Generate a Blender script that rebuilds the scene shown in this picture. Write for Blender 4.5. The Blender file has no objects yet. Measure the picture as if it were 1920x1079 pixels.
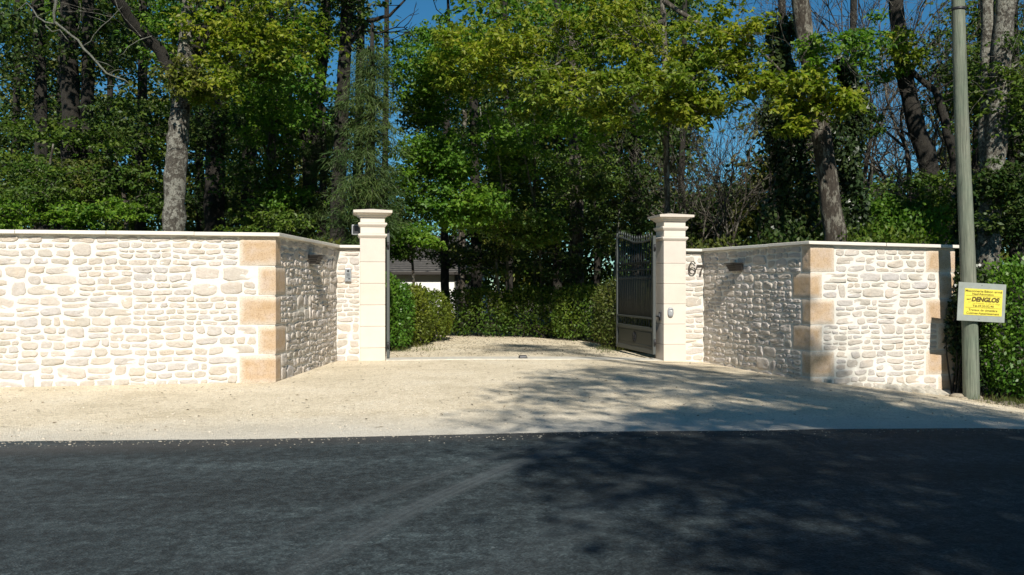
import bpy, math, random
import numpy as np
from mathutils import Vector, Matrix

# ------------------------------------------------------------------ camera, sky, sun, exposure
scene = bpy.context.scene
C = scene.collection
random.seed(7)
RNG = np.random.default_rng(11)
F = 1663.0                      # focal length in photo pixels (1920 wide)
EYE = 1.2
camd = bpy.data.cameras.new("camera"); cam = bpy.data.objects.new("camera", camd); C.objects.link(cam)
camd.sensor_width = 36.0; camd.lens = 36.0 * F / 1920.0
camd.clip_start = 0.05; camd.clip_end = 2000
cam.location = (0, 0, EYE); cam.rotation_euler = (math.radians(90), 0, 0)
scene.camera = cam

SUN_EL = math.radians(39.0)
SUN_TRAVEL = math.radians(7.5)            # light travels 7.5 degrees left of +Y
hx, hy = -math.sin(SUN_TRAVEL), math.cos(SUN_TRAVEL)
to_sun = Vector((-hx * math.cos(SUN_EL), -hy * math.cos(SUN_EL), math.sin(SUN_EL)))
w = bpy.data.worlds.new("World"); scene.world = w; w.use_nodes = True
nt = w.node_tree
sky = nt.nodes.new("ShaderNodeTexSky"); sky.sky_type = 'NISHITA'; sky.sun_disc = False
sky.sun_elevation = SUN_EL
sky.sun_rotation = math.atan2(to_sun.x, to_sun.y)
sky.altitude = 2500; sky.air_density = 1.2; sky.dust_density = 0.0; sky.ozone_density = 5.0
bg = nt.nodes["Background"]; bg.inputs[1].default_value = 0.060
hs = nt.nodes.new("ShaderNodeHueSaturation"); hs.inputs["Saturation"].default_value = 1.2; hs.inputs["Value"].default_value = 1.0
tn = nt.nodes.new("ShaderNodeMix"); tn.data_type = 'RGBA'; tn.blend_type = 'MULTIPLY'; tn.inputs[0].default_value = 1.0; tn.inputs[7].default_value = (.84, 1.14, 1.02, 1)
nt.links.new(sky.outputs[0], hs.inputs["Color"]); nt.links.new(hs.outputs[0], tn.inputs[6]); nt.links.new(tn.outputs[2], bg.inputs[0])
sd = bpy.data.lights.new("sun", 'SUN'); sd.energy = 5.0; sd.angle = math.radians(0.55); sd.color = (1.0, 0.95, 0.86)
sun = bpy.data.objects.new("sun", sd); C.objects.link(sun)
sun.rotation_euler = to_sun.to_track_quat('Z', 'Y').to_euler()
scene.view_settings.view_transform = 'Standard'; scene.view_settings.look = 'None'
scene.view_settings.gamma = 1; scene.view_settings.use_curve_mapping = False
scene.view_settings.exposure = 0.4
scene.cycles.use_denoising = True
scene.cycles.max_bounces = 6; scene.cycles.diffuse_bounces = 3; scene.cycles.glossy_bounces = 2
scene.cycles.transmission_bounces = 3; scene.cycles.transparent_max_bounces = 4

# ------------------------------------------------------------------ frames of reference
ca, sa = math.cos(math.radians(11)), math.sin(math.radians(11))
def W(u, v, z=0.0):             # wall-aligned frame -> world
    return Vector((u * ca - v * sa, u * sa + v * ca, z))
def UV(x, y): return (x * ca + y * sa, -x * sa + y * ca)
def P(px, py, Y):               # a point seen at photo pixel (px, py), Y metres out
    return Vector(((px - 960.0) / F * Y, Y, EYE + (539.5 - py) / F * Y))
EU = [-400, -6, -2.56, -.64, 1.37, 3.52, 6.13, 9, 400]
EV = [7.5, 7.5, 7.43, 7.16, 7.05, 6.92, 7.05, 7.2, 7.2]
def VE(u): return float(np.interp(u, EU, EV))      # where asphalt meets gravel
GU = [-400, 2, 4, 5.7, 6.6, 7.5, 8.7, 10, 12, 400]
GZ = [0, 0, -.03, -.085, -.14, -.24, -.38, -.45, -.5, -.5]
def g(x, y):
    u, v = UV(x, y)
    return float(np.interp(u, GU, GZ))
def gu(u): return float(np.interp(u, GU, GZ))

# ------------------------------------------------------------------ mesh helpers
class MB:
    def __init__(s): s.v = []; s.f = []; s.m = []; s.sm = []; s.uv = None
    def add(s, vs, fs, mi=0, smooth=False):
        b = len(s.v); s.v.extend([tuple(p) for p in vs])
        for f in fs:
            s.f.append(tuple(i + b for i in f)); s.m.append(mi); s.sm.append(smooth)
    def hexa(s, p, mi=0):       # 8 points: bottom 4 ccw, top 4 ccw
        s.add(p, [(3, 2, 1, 0), (4, 5, 6, 7), (0, 1, 5, 4), (1, 2, 6, 5), (2, 3, 7, 6), (3, 0, 4, 7)], mi)
    def box(s, c, sx, sy, sz, R=None, mi=0):
        c = Vector(c); pts = []
        for z in (-1, 1):
            for x, y in ((-1, -1), (1, -1), (1, 1), (-1, 1)):
                d = Vector((x * sx / 2, y * sy / 2, z * sz / 2))
                pts.append(c + (R @ d if R else d))
        s.hexa(pts, mi)
    def tube(s, pts, rad, k=8, mi=0, cap=True, smooth=True, rough=0.0):
        pts = [Vector(p) for p in pts]; n = len(pts)
        if isinstance(rad, (int, float)): rad = [rad] * n
        vs = []; up = Vector((0.13, 0.97, 0.2))
        a = None
        for i in range(n):
            t = (pts[min(i + 1, n - 1)] - pts[max(i - 1, 0)])
            if t.length < 1e-9: t = Vector((0, 0, 1))
            t.normalize()
            if a is None:
                a = t.cross(up)
                if a.length < 1e-3: a = t.cross(Vector((1, 0, 0)))
            else: a = a - t * a.dot(t)
            a.normalize(); b = t.cross(a)
            for j in range(k):
                th = 2 * math.pi * j / k
                r = rad[i] * (1 + (random.uniform(-rough, rough) if rough else 0))
                vs.append(pts[i] + (a * math.cos(th) + b * math.sin(th)) * r)
        fs = []
        for i in range(n - 1):
            for j in range(k):
                fs.append((i * k + j, i * k + (j + 1) % k, (i + 1) * k + (j + 1) % k, (i + 1) * k + j))
        if cap:
            fs.append(tuple(range(k - 1, -1, -1))); fs.append(tuple((n - 1) * k + j for j in range(k)))
        s.add(vs, fs, mi, smooth)
    def build(s, name, mats, parent=None):
        me = bpy.data.meshes.new(name); me.from_pydata(s.v, [], s.f)
        if not isinstance(mats, (list, tuple)): mats = [mats]
        for m in mats: me.materials.append(m)
        me.polygons.foreach_set("material_index", s.m)
        me.polygons.foreach_set("use_smooth", s.sm)
        me.update()
        o = bpy.data.objects.new(name, me); C.objects.link(o)
        if parent is not None:
            o.parent = parent; o.matrix_parent_inverse = parent.matrix_basis.inverted()
        return o
def tag(o, label, cat, group=None):
    o['label'] = label; o['category'] = cat
    if group: o['group'] = group
    return o
def struct(o, k='structure'): o['kind'] = k; return o
def empty(name, loc, label, cat, group=None):
    o = bpy.data.objects.new(name, None); C.objects.link(o); o.location = loc
    o.empty_display_size = .1
    return tag(o, label, cat, group)
def bevel(o, wd, seg=2):
    m = o.modifiers.new("bevel", 'BEVEL'); m.width = wd; m.segments = seg; m.limit_method = 'ANGLE'; return o

# ------------------------------------------------------------------ materials
def mat(name):
    m = bpy.data.materials.new(name); m.use_nodes = True
    n = m.node_tree; b = n.nodes["Principled BSDF"]
    return m, n, b
def N(n, t, **kw):
    x = n.nodes.new(t)
    for k, v in kw.items():
        if k.startswith("i_"): x.inputs[k[2:]].default_value = v
        else: setattr(x, k, v)
    return x
def ramp(n, src, stops):
    r = N(n, "ShaderNodeValToRGB"); e = r.color_ramp.elements
    while len(e) < len(stops): e.new(0.5)
    for i, (p, c) in enumerate(stops):
        e[i].position = p; e[i].color = (c[0], c[1], c[2], 1) if len(c) == 3 else c
    n.links.new(src, r.inputs[0]); return r.outputs[0]
def noise(n, scale, detail=4, rough=.6, vec=None):
    x = N(n, "ShaderNodeTexNoise"); x.inputs["Scale"].default_value = scale
    x.inputs["Detail"].default_value = detail; x.inputs["Roughness"].default_value = rough
    if vec is not None: n.links.new(vec, x.inputs["Vector"])
    return x.outputs[0]
def coords(n, kind="Object"):
    return N(n, "ShaderNodeTexCoord").outputs[kind]
def mixc(n, a, b, f, mode='MIX'):
    x = N(n, "ShaderNodeMix", data_type='RGBA', blend_type=mode)
    for sock, val in ((x.inputs[6], a), (x.inputs[7], b)):
        if isinstance(val, tuple): sock.default_value = val if len(val) == 4 else (*val, 1)
        else: n.links.new(val, sock)
    if isinstance(f, float): x.inputs[0].default_value = f
    else: n.links.new(f, x.inputs[0])
    return x.outputs[2]
def bump(n, b, h, dist=.01, strength=1.0):
    x = N(n, "ShaderNodeBump"); x.inputs["Distance"].default_value = dist; x.inputs["Strength"].default_value = strength
    n.links.new(h, x.inputs["Height"]); n.links.new(x.outputs[0], b.inputs["Normal"])
def mathn(n, op, a, b=None):
    x = N(n, "ShaderNodeMath", operation=op)
    for i, v in enumerate((a, b)):
        if v is None: continue
        if isinstance(v, (int, float)): x.inputs[i].default_value = v
        else: n.links.new(v, x.inputs[i])
    return x.outputs[0]

def simple(name, col, rough=.6, metal=0.0, var=.15, scale=30, bmp=0.0):
    m, n, b = mat(name); co = coords(n)
    k = noise(n, scale, 5, .65, co)
    c = ramp(n, k, [(.3, tuple(x * (1 - var) for x in col)), (.7, tuple(min(1, x * (1 + var)) for x in col))])
    n.links.new(c, b.inputs["Base Color"]); b.inputs["Roughness"].default_value = rough
    b.inputs["Metallic"].default_value = metal
    if bmp: bump(n, b, k, bmp)
    return m

def m_stone():
    m, n, b = mat("rubble_stone"); co = coords(n)
    r = N(n, "ShaderNodeNewGeometry").outputs["Random Per Island"]
    base = ramp(n, r, [(0, (.54, .50, .46)), (.2, (.58, .51, .43)), (.4, (.52, .49, .47)), (.6, (.60, .54, .48)), (.8, (.50, .46, .40)), (1, (.63, .56, .50))])
    k = noise(n, 22, 6, .7, co); k2 = noise(n, 6, 3, .5, co)
    c = mixc(n, base, ramp(n, k, [(.3, (.62, .58, .53)), (.72, (1, .98, .95))]), .5, 'MULTIPLY')
    c = mixc(n, c, (.52, .40, .28), mathn(n, 'MULTIPLY', ramp(n, k2, [(.55, (0, 0, 0)), (.75, (1, 1, 1))]), .35))
    n.links.new(c, b.inputs["Base Color"]); b.inputs["Roughness"].default_value = .9
    bump(n, b, noise(n, 38, 8, .7, co), .02, .8)
    return m
def m_mortar():
    m, n, b = mat("lime_mortar"); co = coords(n)
    k = noise(n, 14, 6, .65, co)
    c = ramp(n, k, [(.3, (.62, .575, .50)), (.7, (.72, .685, .615))])
    n.links.new(c, b.inputs["Base Color"]); b.inputs["Roughness"].default_value = .95
    bump(n, b, noise(n, 60, 6, .7, co), .008, .8)
    return m
def m_quoin():
    m, n, b = mat("dressed_corner_stone"); co = coords(n)
    at = N(n, "ShaderNodeAttribute", attribute_name="edge").outputs["Fac"]
    r = N(n, "ShaderNodeNewGeometry").outputs["Random Per Island"]
    k = noise(n, 9, 4, .6, co)
    f = mathn(n, 'ADD', at, mathn(n, 'MULTIPLY', mathn(n, 'SUBTRACT', k, .5), .7))
    org = ramp(n, noise(n, 5, 5, .6, co), [(.3, (.47, .32, .18)), (.5, (.52, .38, .25)), (.7, (.53, .42, .33))])
    c = mixc(n, org, (.66, .58, .48), ramp(n, f, [(.12, (0, 0, 0)), (1.0, (1, 1, 1))]))
    sp = noise(n, 60, 5, .85, co)
    c = mixc(n, c, ramp(n, sp, [(.36, (.5, .42, .36)), (.52, (1, 1, 1))]), .7, 'MULTIPLY')
    n.links.new(c, b.inputs["Base Color"]); b.inputs["Roughness"].default_value = .9
    bump(n, b, noise(n, 85, 5, .75, co), .012, .8)
    return m
def m_lime(name, col, warm=.0):
    m, n, b = mat(name); co = coords(n)
    k = noise(n, 3.0, 5, .6, co); k2 = noise(n, 140, 3, .7, co)
    r = N(n, "ShaderNodeNewGeometry").outputs["Random Per Island"]
    c = ramp(n, k, [(.3, tuple(x * .9 for x in col)), (.7, col)])
    c = mixc(n, c, ramp(n, r, [(0, (.93, .9, .88)), (.5, (1, .96, .92)), (1, (1, 1, .98))]), 1.0, 'MULTIPLY')
    c = mixc(n, c, ramp(n, k2, [(.3, (.8, .78, .75)), (.5, (1, 1, 1))]), .5, 'MULTIPLY')
    n.links.new(c, b.inputs["Base Color"]); b.inputs["Roughness"].default_value = .85
    bump(n, b, k2, .004, .6)
    return m
def m_gravel():
    m, n, b = mat("beige_gravel"); co = coords(n)
    vo = N(n, "ShaderNodeTexVoronoi"); vo.inputs["Scale"].default_value = 70; n.links.new(co, vo.inputs["Vector"])
    peb = ramp(n, vo.outputs["Color"], [(.1, (.46, .385, .275)), (.3, (.70, .61, .46)), (.8, (.84, .76, .60)), (1, (.86, .81, .70))])
    k = noise(n, 1.1, 6, .6, co)
    c = mixc(n, peb, ramp(n, k, [(.3, (.78, .74, .66)), (.55, (1, .97, .92)), (.75, (1, 1, 1))]), .9, 'MULTIPLY')
    mid = noise(n, 9, 5, .75, co)
    c = mixc(n, c, ramp(n, mid, [(.35, (.7, .68, .62)), (.55, (1, 1, 1))]), .5, 'MULTIPLY')
    # worn grey band where cars leave the road (v close to the road edge)
    sx = N(n, "ShaderNodeSeparateXYZ"); n.links.new(co, sx.inputs[0])
    vv = mathn(n, 'ADD', mathn(n, 'MULTIPLY', sx.outputs[0], -sa), mathn(n, 'MULTIPLY', sx.outputs[1], ca))
    vv = mathn(n, 'ADD', vv, mathn(n, 'MULTIPLY', noise(n, 1.6, 4, .6, co), .9))
    f = ramp(n, mathn(n, 'DIVIDE', mathn(n, 'SUBTRACT', vv, 7.4), 3.0), [(.1, (1, 1, 1)), (.55, (0, 0, 0))])
    c = mixc(n, c, mixc(n, c, (.50, .49, .45), .6), f)
    n.links.new(c, b.inputs["Base Color"]); b.inputs["Roughness"].default_value = .95
    h = mathn(n, 'ADD', vo.outputs["Distance"], mathn(n, 'MULTIPLY', mid, 1.2))
    bump(n, b, h, .012, .9)
    return m
def m_asphalt():
    m, n, b = mat("asphalt"); co = coords(n)
    vo = N(n, "ShaderNodeTexVoronoi"); vo.inputs["Scale"].default_value = 85; n.links.new(co, vo.inputs["Vector"])
    agg = ramp(n, vo.outputs["Color"], [(.2, (.017, .025, .028)), (.6, (.032, .044, .048)), (.93, (.048, .062, .067)), (1, (.10, .11, .11))])
    sx = N(n, "ShaderNodeSeparateXYZ"); n.links.new(co, sx.inputs[0])
    X, Y = sx.outputs[0], sx.outputs[1]
    vv = mathn(n, 'ADD', mathn(n, 'MULTIPLY', X, -sa), mathn(n, 'MULTIPLY', Y, ca))
    uu = mathn(n, 'ADD', mathn(n, 'MULTIPLY', X, ca), mathn(n, 'MULTIPLY', Y, sa))
    cb = N(n, "ShaderNodeCombineXYZ"); n.links.new(mathn(n, 'MULTIPLY', uu, .35), cb.inputs[0]); n.links.new(mathn(n, 'MULTIPLY', vv, 1.6), cb.inputs[1])
    st = noise(n, 1.6, 6, .62, cb.outputs[0])
    ms = noise(n, 14, 6, .8, co)
    c = mixc(n, agg, ramp(n, ms, [(.40, (.42, .45, .46)), (.5, (.95, .95, .95)), (.60, (1.7, 1.66, 1.6))]), .9, 'MULTIPLY')
    c = mixc(n, c, ramp(n, st, [(.32, (.52, .56, .58)), (.5, (.85, .87, .88)), (.68, (1.35, 1.36, 1.35))]), 1.0, 'MULTIPLY')
    # wheel-polished lanes run along the road
    lane = mathn(n, 'ABSOLUTE', mathn(n, 'SINE', mathn(n, 'MULTIPLY', mathn(n, 'ADD', vv, mathn(n, 'MULTIPLY', st, .35)), 1.75)))
    c = mixc(n, c, ramp(n, lane, [(.2, (.72, .73, .74)), (.8, (1.12, 1.12, 1.12))]), .8, 'MULTIPLY')
    # dusty edge next to the gravel
    ed = ramp(n, mathn(n, 'ADD', vv, mathn(n, 'MULTIPLY', noise(n, 5, 4, .6, co), .25)), [(0, (0, 0, 0)), (1, (0, 0, 0))])
    e = mathn(n, 'SUBTRACT', 1.0, mathn(n, 'MINIMUM', mathn(n, 'MULTIPLY', mathn(n, 'ABSOLUTE', mathn(n, 'SUBTRACT', mathn(n, 'ADD', vv, mathn(n, 'MULTIPLY', noise(n, 4, 4, .6, co), .2)), 7.15)), 2.6), 1.0))
    c = mixc(n, c, (.085, .08, .075), mathn(n, 'MULTIPLY', e, .5))
    # tyre tracks: arcs of dust carried out of the gravel
    fine = noise(n, 26, 5, .7, co)
    def arc(cx, cy, R, wd, s):
        dx = mathn(n, 'SUBTRACT', X, cx); dy = mathn(n, 'SUBTRACT', Y, cy)
        d = mathn(n, 'SQRT', mathn(n, 'ADD', mathn(n, 'MULTIPLY', dx, dx), mathn(n, 'MULTIPLY', dy, dy)))
        q = mathn(n, 'ABSOLUTE', mathn(n, 'SUBTRACT', d, R))
        rib = mathn(n, 'ADD', .75, mathn(n, 'MULTIPLY', mathn(n, 'SINE', mathn(n, 'MULTIPLY', d, 140.0)), .25))
        band = mathn(n, 'MAXIMUM', mathn(n, 'SUBTRACT', 1.0, mathn(n, 'DIVIDE', q, wd)), 0.0)
        band = mathn(n, 'MINIMUM', mathn(n, 'MULTIPLY', band, 2.2), 1.0)
        gate = mathn(n, 'MINIMUM', mathn(n, 'MAXIMUM', mathn(n, 'MULTIPLY', mathn(n, 'SUBTRACT', X, -1.9), .55), 0.0), 1.0)
        return mathn(n, 'MULTIPLY', mathn(n, 'MULTIPLY', mathn(n, 'MULTIPLY', band, rib), gate), mathn(n, 'MULTIPLY', mathn(n, 'ADD', fine, .35), s))
    for a in ARCS:
        c = mixc(n, c, (.075, .088, .093), mathn(n, 'MINIMUM', arc(*a), 1.0))
    n.links.new(c, b.inputs["Base Color"]); b.inputs["Roughness"].default_value = .82
    b.inputs["Specular IOR Level"].default_value = .35
    h = mathn(n, 'ADD', vo.outputs["Distance"], mathn(n, 'MULTIPLY', noise(n, 30, 5, .7, co), .8))
    bump(n, b, h, .008, .9)
    return m
def m_soil():
    m, n, b = mat("forest_floor"); co = coords(n)
    k = noise(n, 2.2, 8, .7, co); k2 = noise(n, 40, 4, .7, co)
    c = ramp(n, k, [(.3, (.05, .036, .02)), (.48, (.09, .065, .035)), (.6, (.05, .06, .02)), (.75, (.15, .115, .07))])
    c = mixc(n, c, ramp(n, k2, [(.3, (.5, .5, .5)), (.7, (1.4, 1.35, 1.2))]), .8, 'MULTIPLY')
    n.links.new(c, b.inputs["Base Color"]); b.inputs["Roughness"].default_value = 1
    bump(n, b, noise(n, 18, 8, .7, co), .06, 1)
    return m
def m_bark(name, dark, mid, pale, palef=.55, scale=3.0):
    m, n, b = mat(name); co = coords(n)
    mp = N(n, "ShaderNodeMapping"); n.links.new(co, mp.inputs[0]); mp.inputs["Scale"].default_value = (1, 1, .35)
    k = noise(n, 22, 7, .75, mp.outputs[0]); k2 = noise(n, scale * 1.6, 8, .8, mp.outputs[0])
    c = ramp(n, k, [(.35, dark), (.65, mid)])
    c = mixc(n, c, pale, mathn(n, 'MULTIPLY', ramp(n, k2, [(palef, (0, 0, 0)), (palef + .06, (1, 1, 1))]), .8))
    n.links.new(c, b.inputs["Base Color"]); b.inputs["Roughness"].default_value = .95
    bump(n, b, k, .07, 1)
    return m
def m_lichen(name):
    m, n, b = mat(name); co = coords(n)
    mp = N(n, "ShaderNodeMapping"); n.links.new(co, mp.inputs[0]); mp.inputs["Scale"].default_value = (1, 1, .4)
    k = noise(n, 30, 7, .75, mp.outputs[0]); k2 = noise(n, 13, 6, .75, co); k3 = noise(n, 3, 3, .6, co)
    c = ramp(n, k, [(.35, (.04, .033, .025)), (.65, (.13, .115, .09))])
    f = mathn(n, 'ADD', k2, mathn(n, 'MULTIPLY', mathn(n, 'SUBTRACT', k3, .5), .35))
    c = mixc(n, c, ramp(n, noise(n, 40, 4, .7, co), [(.3, (.19, .185, .15)), (.7, (.36, .345, .29))]), ramp(n, f, [(.48, (0, 0, 0)), (.55, (1, 1, 1))]))
    n.links.new(c, b.inputs["Base Color"]); b.inputs["Roughness"].default_value = .95
    bump(n, b, mathn(n, 'ADD', k, mathn(n, 'MULTIPLY', k2, .6)), .06, 1); return m
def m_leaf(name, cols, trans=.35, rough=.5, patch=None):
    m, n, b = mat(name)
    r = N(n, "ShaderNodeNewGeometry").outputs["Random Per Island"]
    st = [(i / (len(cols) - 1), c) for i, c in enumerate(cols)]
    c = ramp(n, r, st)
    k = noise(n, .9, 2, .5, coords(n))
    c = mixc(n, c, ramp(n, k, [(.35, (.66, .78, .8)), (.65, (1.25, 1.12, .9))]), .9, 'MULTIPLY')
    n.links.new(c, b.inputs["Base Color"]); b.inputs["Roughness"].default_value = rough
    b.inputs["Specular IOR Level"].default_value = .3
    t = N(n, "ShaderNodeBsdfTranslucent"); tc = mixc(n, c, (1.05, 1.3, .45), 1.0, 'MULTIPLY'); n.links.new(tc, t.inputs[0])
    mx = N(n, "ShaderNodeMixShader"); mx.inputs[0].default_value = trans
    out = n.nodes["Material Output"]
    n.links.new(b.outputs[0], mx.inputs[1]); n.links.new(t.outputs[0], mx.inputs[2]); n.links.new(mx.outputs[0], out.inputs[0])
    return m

ARCS = [(12.46, -.53, 14.0, .085, .85), (11.86, -1.07, 14.0, .07, .5), (12.22, -.73, 13.93, .05, .4), (12.95, -1.6, 14.0, .2, .22)]
M = {}
M['stone'] = m_stone(); M['mortar'] = m_mortar(); M['quoin'] = m_quoin()
M['coping'] = m_lime("coping_limestone", (.72, .70, .64)); M['pillar'] = m_lime("pillar_limestone", (.66, .60, .53))
M['joint'] = simple("joint_grey", (.34, .31, .27), .9)
M['gravel'] = m_gravel(); M['asphalt'] = m_asphalt(); M['soil'] = m_soil()
M['concrete'] = simple("threshold_concrete", (.50, .47, .40), .9, 0, .18, 9, .003)
M['pathgravel'] = M['gravel']
M['gate'] = simple("gate_paint", (.028, .034, .033), .45, .1, .1, 12)
M['gate_sunlit'] = simple("sunlit_gate_paint", (.075, .082, .078), .5, .1, .08, 12)  # lighter copy of the gate paint: grazing sun put into the frame colour
M['black'] = simple("black_plastic", (.02, .02, .022), .45)
M['lamp'] = simple("lamp_metal", (.035, .03, .026), .5, .3)
M['steel'] = simple("brushed_steel", (.42, .42, .42), .35, .7, .08)
M['greybox'] = simple("grey_plastic", (.30, .31, .32), .5)
M['white'] = simple("white_plastic", (.75, .75, .73), .5)
M['digit'] = simple("dark_bronze", (.06, .05, .04), .5, .2)
M['pole'] = None
def m_pole():
    m, n, b = mat("weathered_pole"); co = coords(n)
    mp = N(n, "ShaderNodeMapping"); n.links.new(co, mp.inputs[0]); mp.inputs["Scale"].default_value = (1, 1, .05)
    k = noise(n, 45, 6, .7, mp.outputs[0]); k2 = noise(n, 1.2, 4, .6, co)
    c = ramp(n, k, [(.3, (.09, .10, .08)), (.5, (.16, .17, .135)), (.72, (.25, .255, .21))])
    c = mixc(n, c, ramp(n, k2, [(.35, (.72, .85, .76)), (.65, (1.1, 1.05, 1.0))]), 1.0, 'MULTIPLY')
    mp2 = N(n, 'ShaderNodeMapping'); n.links.new(co, mp2.inputs[0]); mp2.inputs['Scale'].default_value = (1, 1, .02)
    c = mixc(n, c, (.03, .03, .024), mathn(n, 'MULTIPLY', ramp(n, noise(n, 60, 3, .6, mp2.outputs[0]), [(.62, (0, 0, 0)), (.66, (1, 1, 1))]), .8))
    sx = N(n, "ShaderNodeSeparateXYZ"); n.links.new(co, sx.inputs[0])
    n.links.new(c, b.inputs["Base Color"]); b.inputs["Roughness"].default_value = .9
    bump(n, b, k, .012, 1); return m
M['pole'] = m_pole()
M['panel'] = simple("grey_sign_board", (.27, .29, .26), .6, 0, .12, 8)
M['yellow'] = simple("yellow_sticker", (.68, .58, .07), .5, 0, .05, 8)
M['ink'] = simple("brown_ink", (.10, .065, .01), .6)
M['ink_pale'] = simple("faded_ink", (.42, .34, .04), .6)
M['bark_pale'] = m_bark("lichen_bark", (.035, .028, .020), (.09, .075, .058), (.30, .28, .23), .50, 8)
M['bark_lichen'] = m_lichen('mottled_lichen_bark')
M['bark'] = m_bark("grey_brown_bark", (.025, .019, .013), (.07, .055, .04), (.24, .225, .18), .50, 6)
M['bark_dark'] = m_bark("dark_bark", (.012, .010, .007), (.034, .029, .021), (.085, .08, .06), .6, 4)
M['bark_dead'] = m_bark("dead_wood", (.10, .10, .08), (.20, .205, .16), (.28, .29, .23), .55, 8)
M['lf_yel'] = m_leaf("young_oak_leaf", [(.12, .18, .010), (.18, .24, .016), (.29, .33, .045), (.18, .19, .018), (.12, .21, .02)], .44)
M['lf_grn'] = m_leaf("fresh_green_leaf", [(.065, .16, .012), (.11, .22, .02), (.16, .26, .03), (.07, .16, .03)], .42)
M['lf_mid'] = m_leaf("mid_green_leaf", [(.045, .10, .012), (.075, .135, .016), (.11, .16, .024), (.055, .09, .014)], .33)
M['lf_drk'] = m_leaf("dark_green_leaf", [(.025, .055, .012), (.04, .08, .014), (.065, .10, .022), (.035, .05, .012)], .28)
M['lf_olive'] = m_leaf("olive_leaf", [(.07, .09, .015), (.10, .12, .02), (.14, .15, .03), (.06, .06, .02)], .3)
M['lf_hedge'] = m_leaf("laurel_leaf", [(.05, .13, .012), (.08, .18, .018), (.12, .22, .03), (.045, .10, .012)], .3, .4)
M['lf_hedge2'] = m_leaf("yellowish_hedge_leaf", [(.10, .14, .015), (.15, .18, .02), (.09, .12, .02)], .33, .45)
M['lf_ivy'] = m_leaf("ivy_leaf", [(.015, .03, .010), (.028, .05, .016), (.05, .075, .03)], .12, .35)
M['lf_pine'] = m_leaf("pine_needle", [(.03, .065, .016), (.045, .085, .02), (.07, .10, .028)], .15, .6)
M['dryleaf'] = m_leaf("dry_leaf", [(.10, .07, .04), (.18, .13, .08), (.07, .05, .03)], .1, .8)

# ------------------------------------------------------------------ ground, road, gravel
def sheet(name, us, vs, dz, material, inside=None, bumpy=0.0):
    mb = MB(); idx = {}
    for i, u in enumerate(us):
        for j, v in enumerate(vs):
            vv = VE(u) if v == 'edge' else v; z = gu(u) + dz + (bumpy * math.sin(u * 3.1) * math.sin(v * 2.7) if bumpy else 0)
            idx[(i, j)] = len(mb.v); mb.v.append(tuple(W(u, vv, z)))
    for i in range(len(us) - 1):
        for j in range(len(vs) - 1):
            if inside and not inside((us[i] + us[i + 1]) / 2, (vs[j] + vs[j + 1]) / 2): continue
            mb.f.append((idx[(i, j)], idx[(i + 1, j)], idx[(i + 1, j + 1)], idx[(i, j + 1)])); mb.m.append(0); mb.sm.append(True)
    return mb.build(name, material)
UG = sorted(set([-400, -200, -100, -60, -40, -25] + [x * .25 for x in range(-64, 73)] + [25, 40, 60, 100, 200, 400]
               + [2, 4, 5.7, 6.6, 7.5, 8.7, 10, 12]))
VG = [-400, -200, -100, -50, -20, -8, -4, -2, 0, 2, 4, 6, 7.4, 9, 11, 13, 15, 17, 19, 21, 24, 28, 34, 45, 60, 100, 200, 400, 800]
struct(sheet('ground', UG, VG, 0.0, M['soil']))
UR = [u for u in UG if -60 <= u <= 60]
struct(sheet('road', UR, [-.6, 1, 2, 3, 4, 5, 6, 6.6, 'edge'], .020, M['asphalt']))
# gravel forecourt with an irregular right edge, and the drive inside the gate
mb = MB()
us = [u for u in UG if -25 <= u <= 9.3]
rows = [7.0, 8, 9, 10, 11, 11.9, 13, 14.2, 15.3]
for j, v in enumerate(rows):
    for u in us:
        uu = u
        if u > 8.3:
            lim = np.interp(v, [7.4, 8.6, 9.6, 10.6, 11.6, 12.5], [9.3, 9.25, 9.0, 8.75, 8.68, 8.6])
            uu = 8.3 + (u - 8.3) * (lim - 8.3) / 1.0 + .05 * math.sin(v * 9)
        v_ = VE(u) + .003 if j == 0 else v
        mb.v.append(tuple(W(uu, v_, gu(uu) + .008)))
nu = len(us)
for j in range(len(rows) - 1):
    for i in range(nu - 1):
        uc, vc = us[i], rows[j]
        if vc >= 11.9 and (uc < -1.3 or uc > 6.6): continue
        mb.f.append((j * nu + i, j * nu + i + 1, (j + 1) * nu + i + 1, (j + 1) * nu + i)); mb.m.append(0); mb.sm.append(True)
struct(mb.build('gravel_forecourt', M['gravel']))
# drive inside: widening patch, world polygon strip
mb = MB()
prof = [(15.0, -2.9, 3.9), (16.0, -2.75, 3.6), (17.0, -2.45, 2.7), (18.0, -2.2, 2.2), (19.0, -1.9, 2.0), (20.2, -1.6, 1.9), (21.2, -2.2, 1.6), (22.2, -4.4, 1.2), (23.4, -7.5, .4), (24.5, -10, -1.0)]
for y, x0, x1 in prof:
    for k in range(25):
        x = x0 + (x1 - x0) * k / 24 + .05 * math.sin(y * 7 + k)
        mb.v.append((x, y, g(x, y) + .014))
for j in range(len(prof) - 1):
    for k in range(24):
        mb.f.append((j * 25 + k, j * 25 + k + 1, (j + 1) * 25 + k + 1, (j + 1) * 25 + k)); mb.m.append(0); mb.sm.append(True)
struct(mb.build('driveway', M['pathgravel']))
mb = MB()
for i, u in enumerate([.74 + (5.47 - .74) * k / 20 for k in range(21)]):
    for v, dz in ((14.52, .0), (14.52, .024), (14.98, .026), (14.98, 0)):
        mb.v.append(tuple(W(u, v, gu(u) + dz)))
for i in range(20):
    for k in range(3):
        mb.f.append((i * 4 + k, (i + 1) * 4 + k, (i + 1) * 4 + k + 1, i * 4 + k + 1)); mb.m.append(0); mb.sm.append(False)
struct(mb.build('threshold', M['concrete']))

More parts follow.
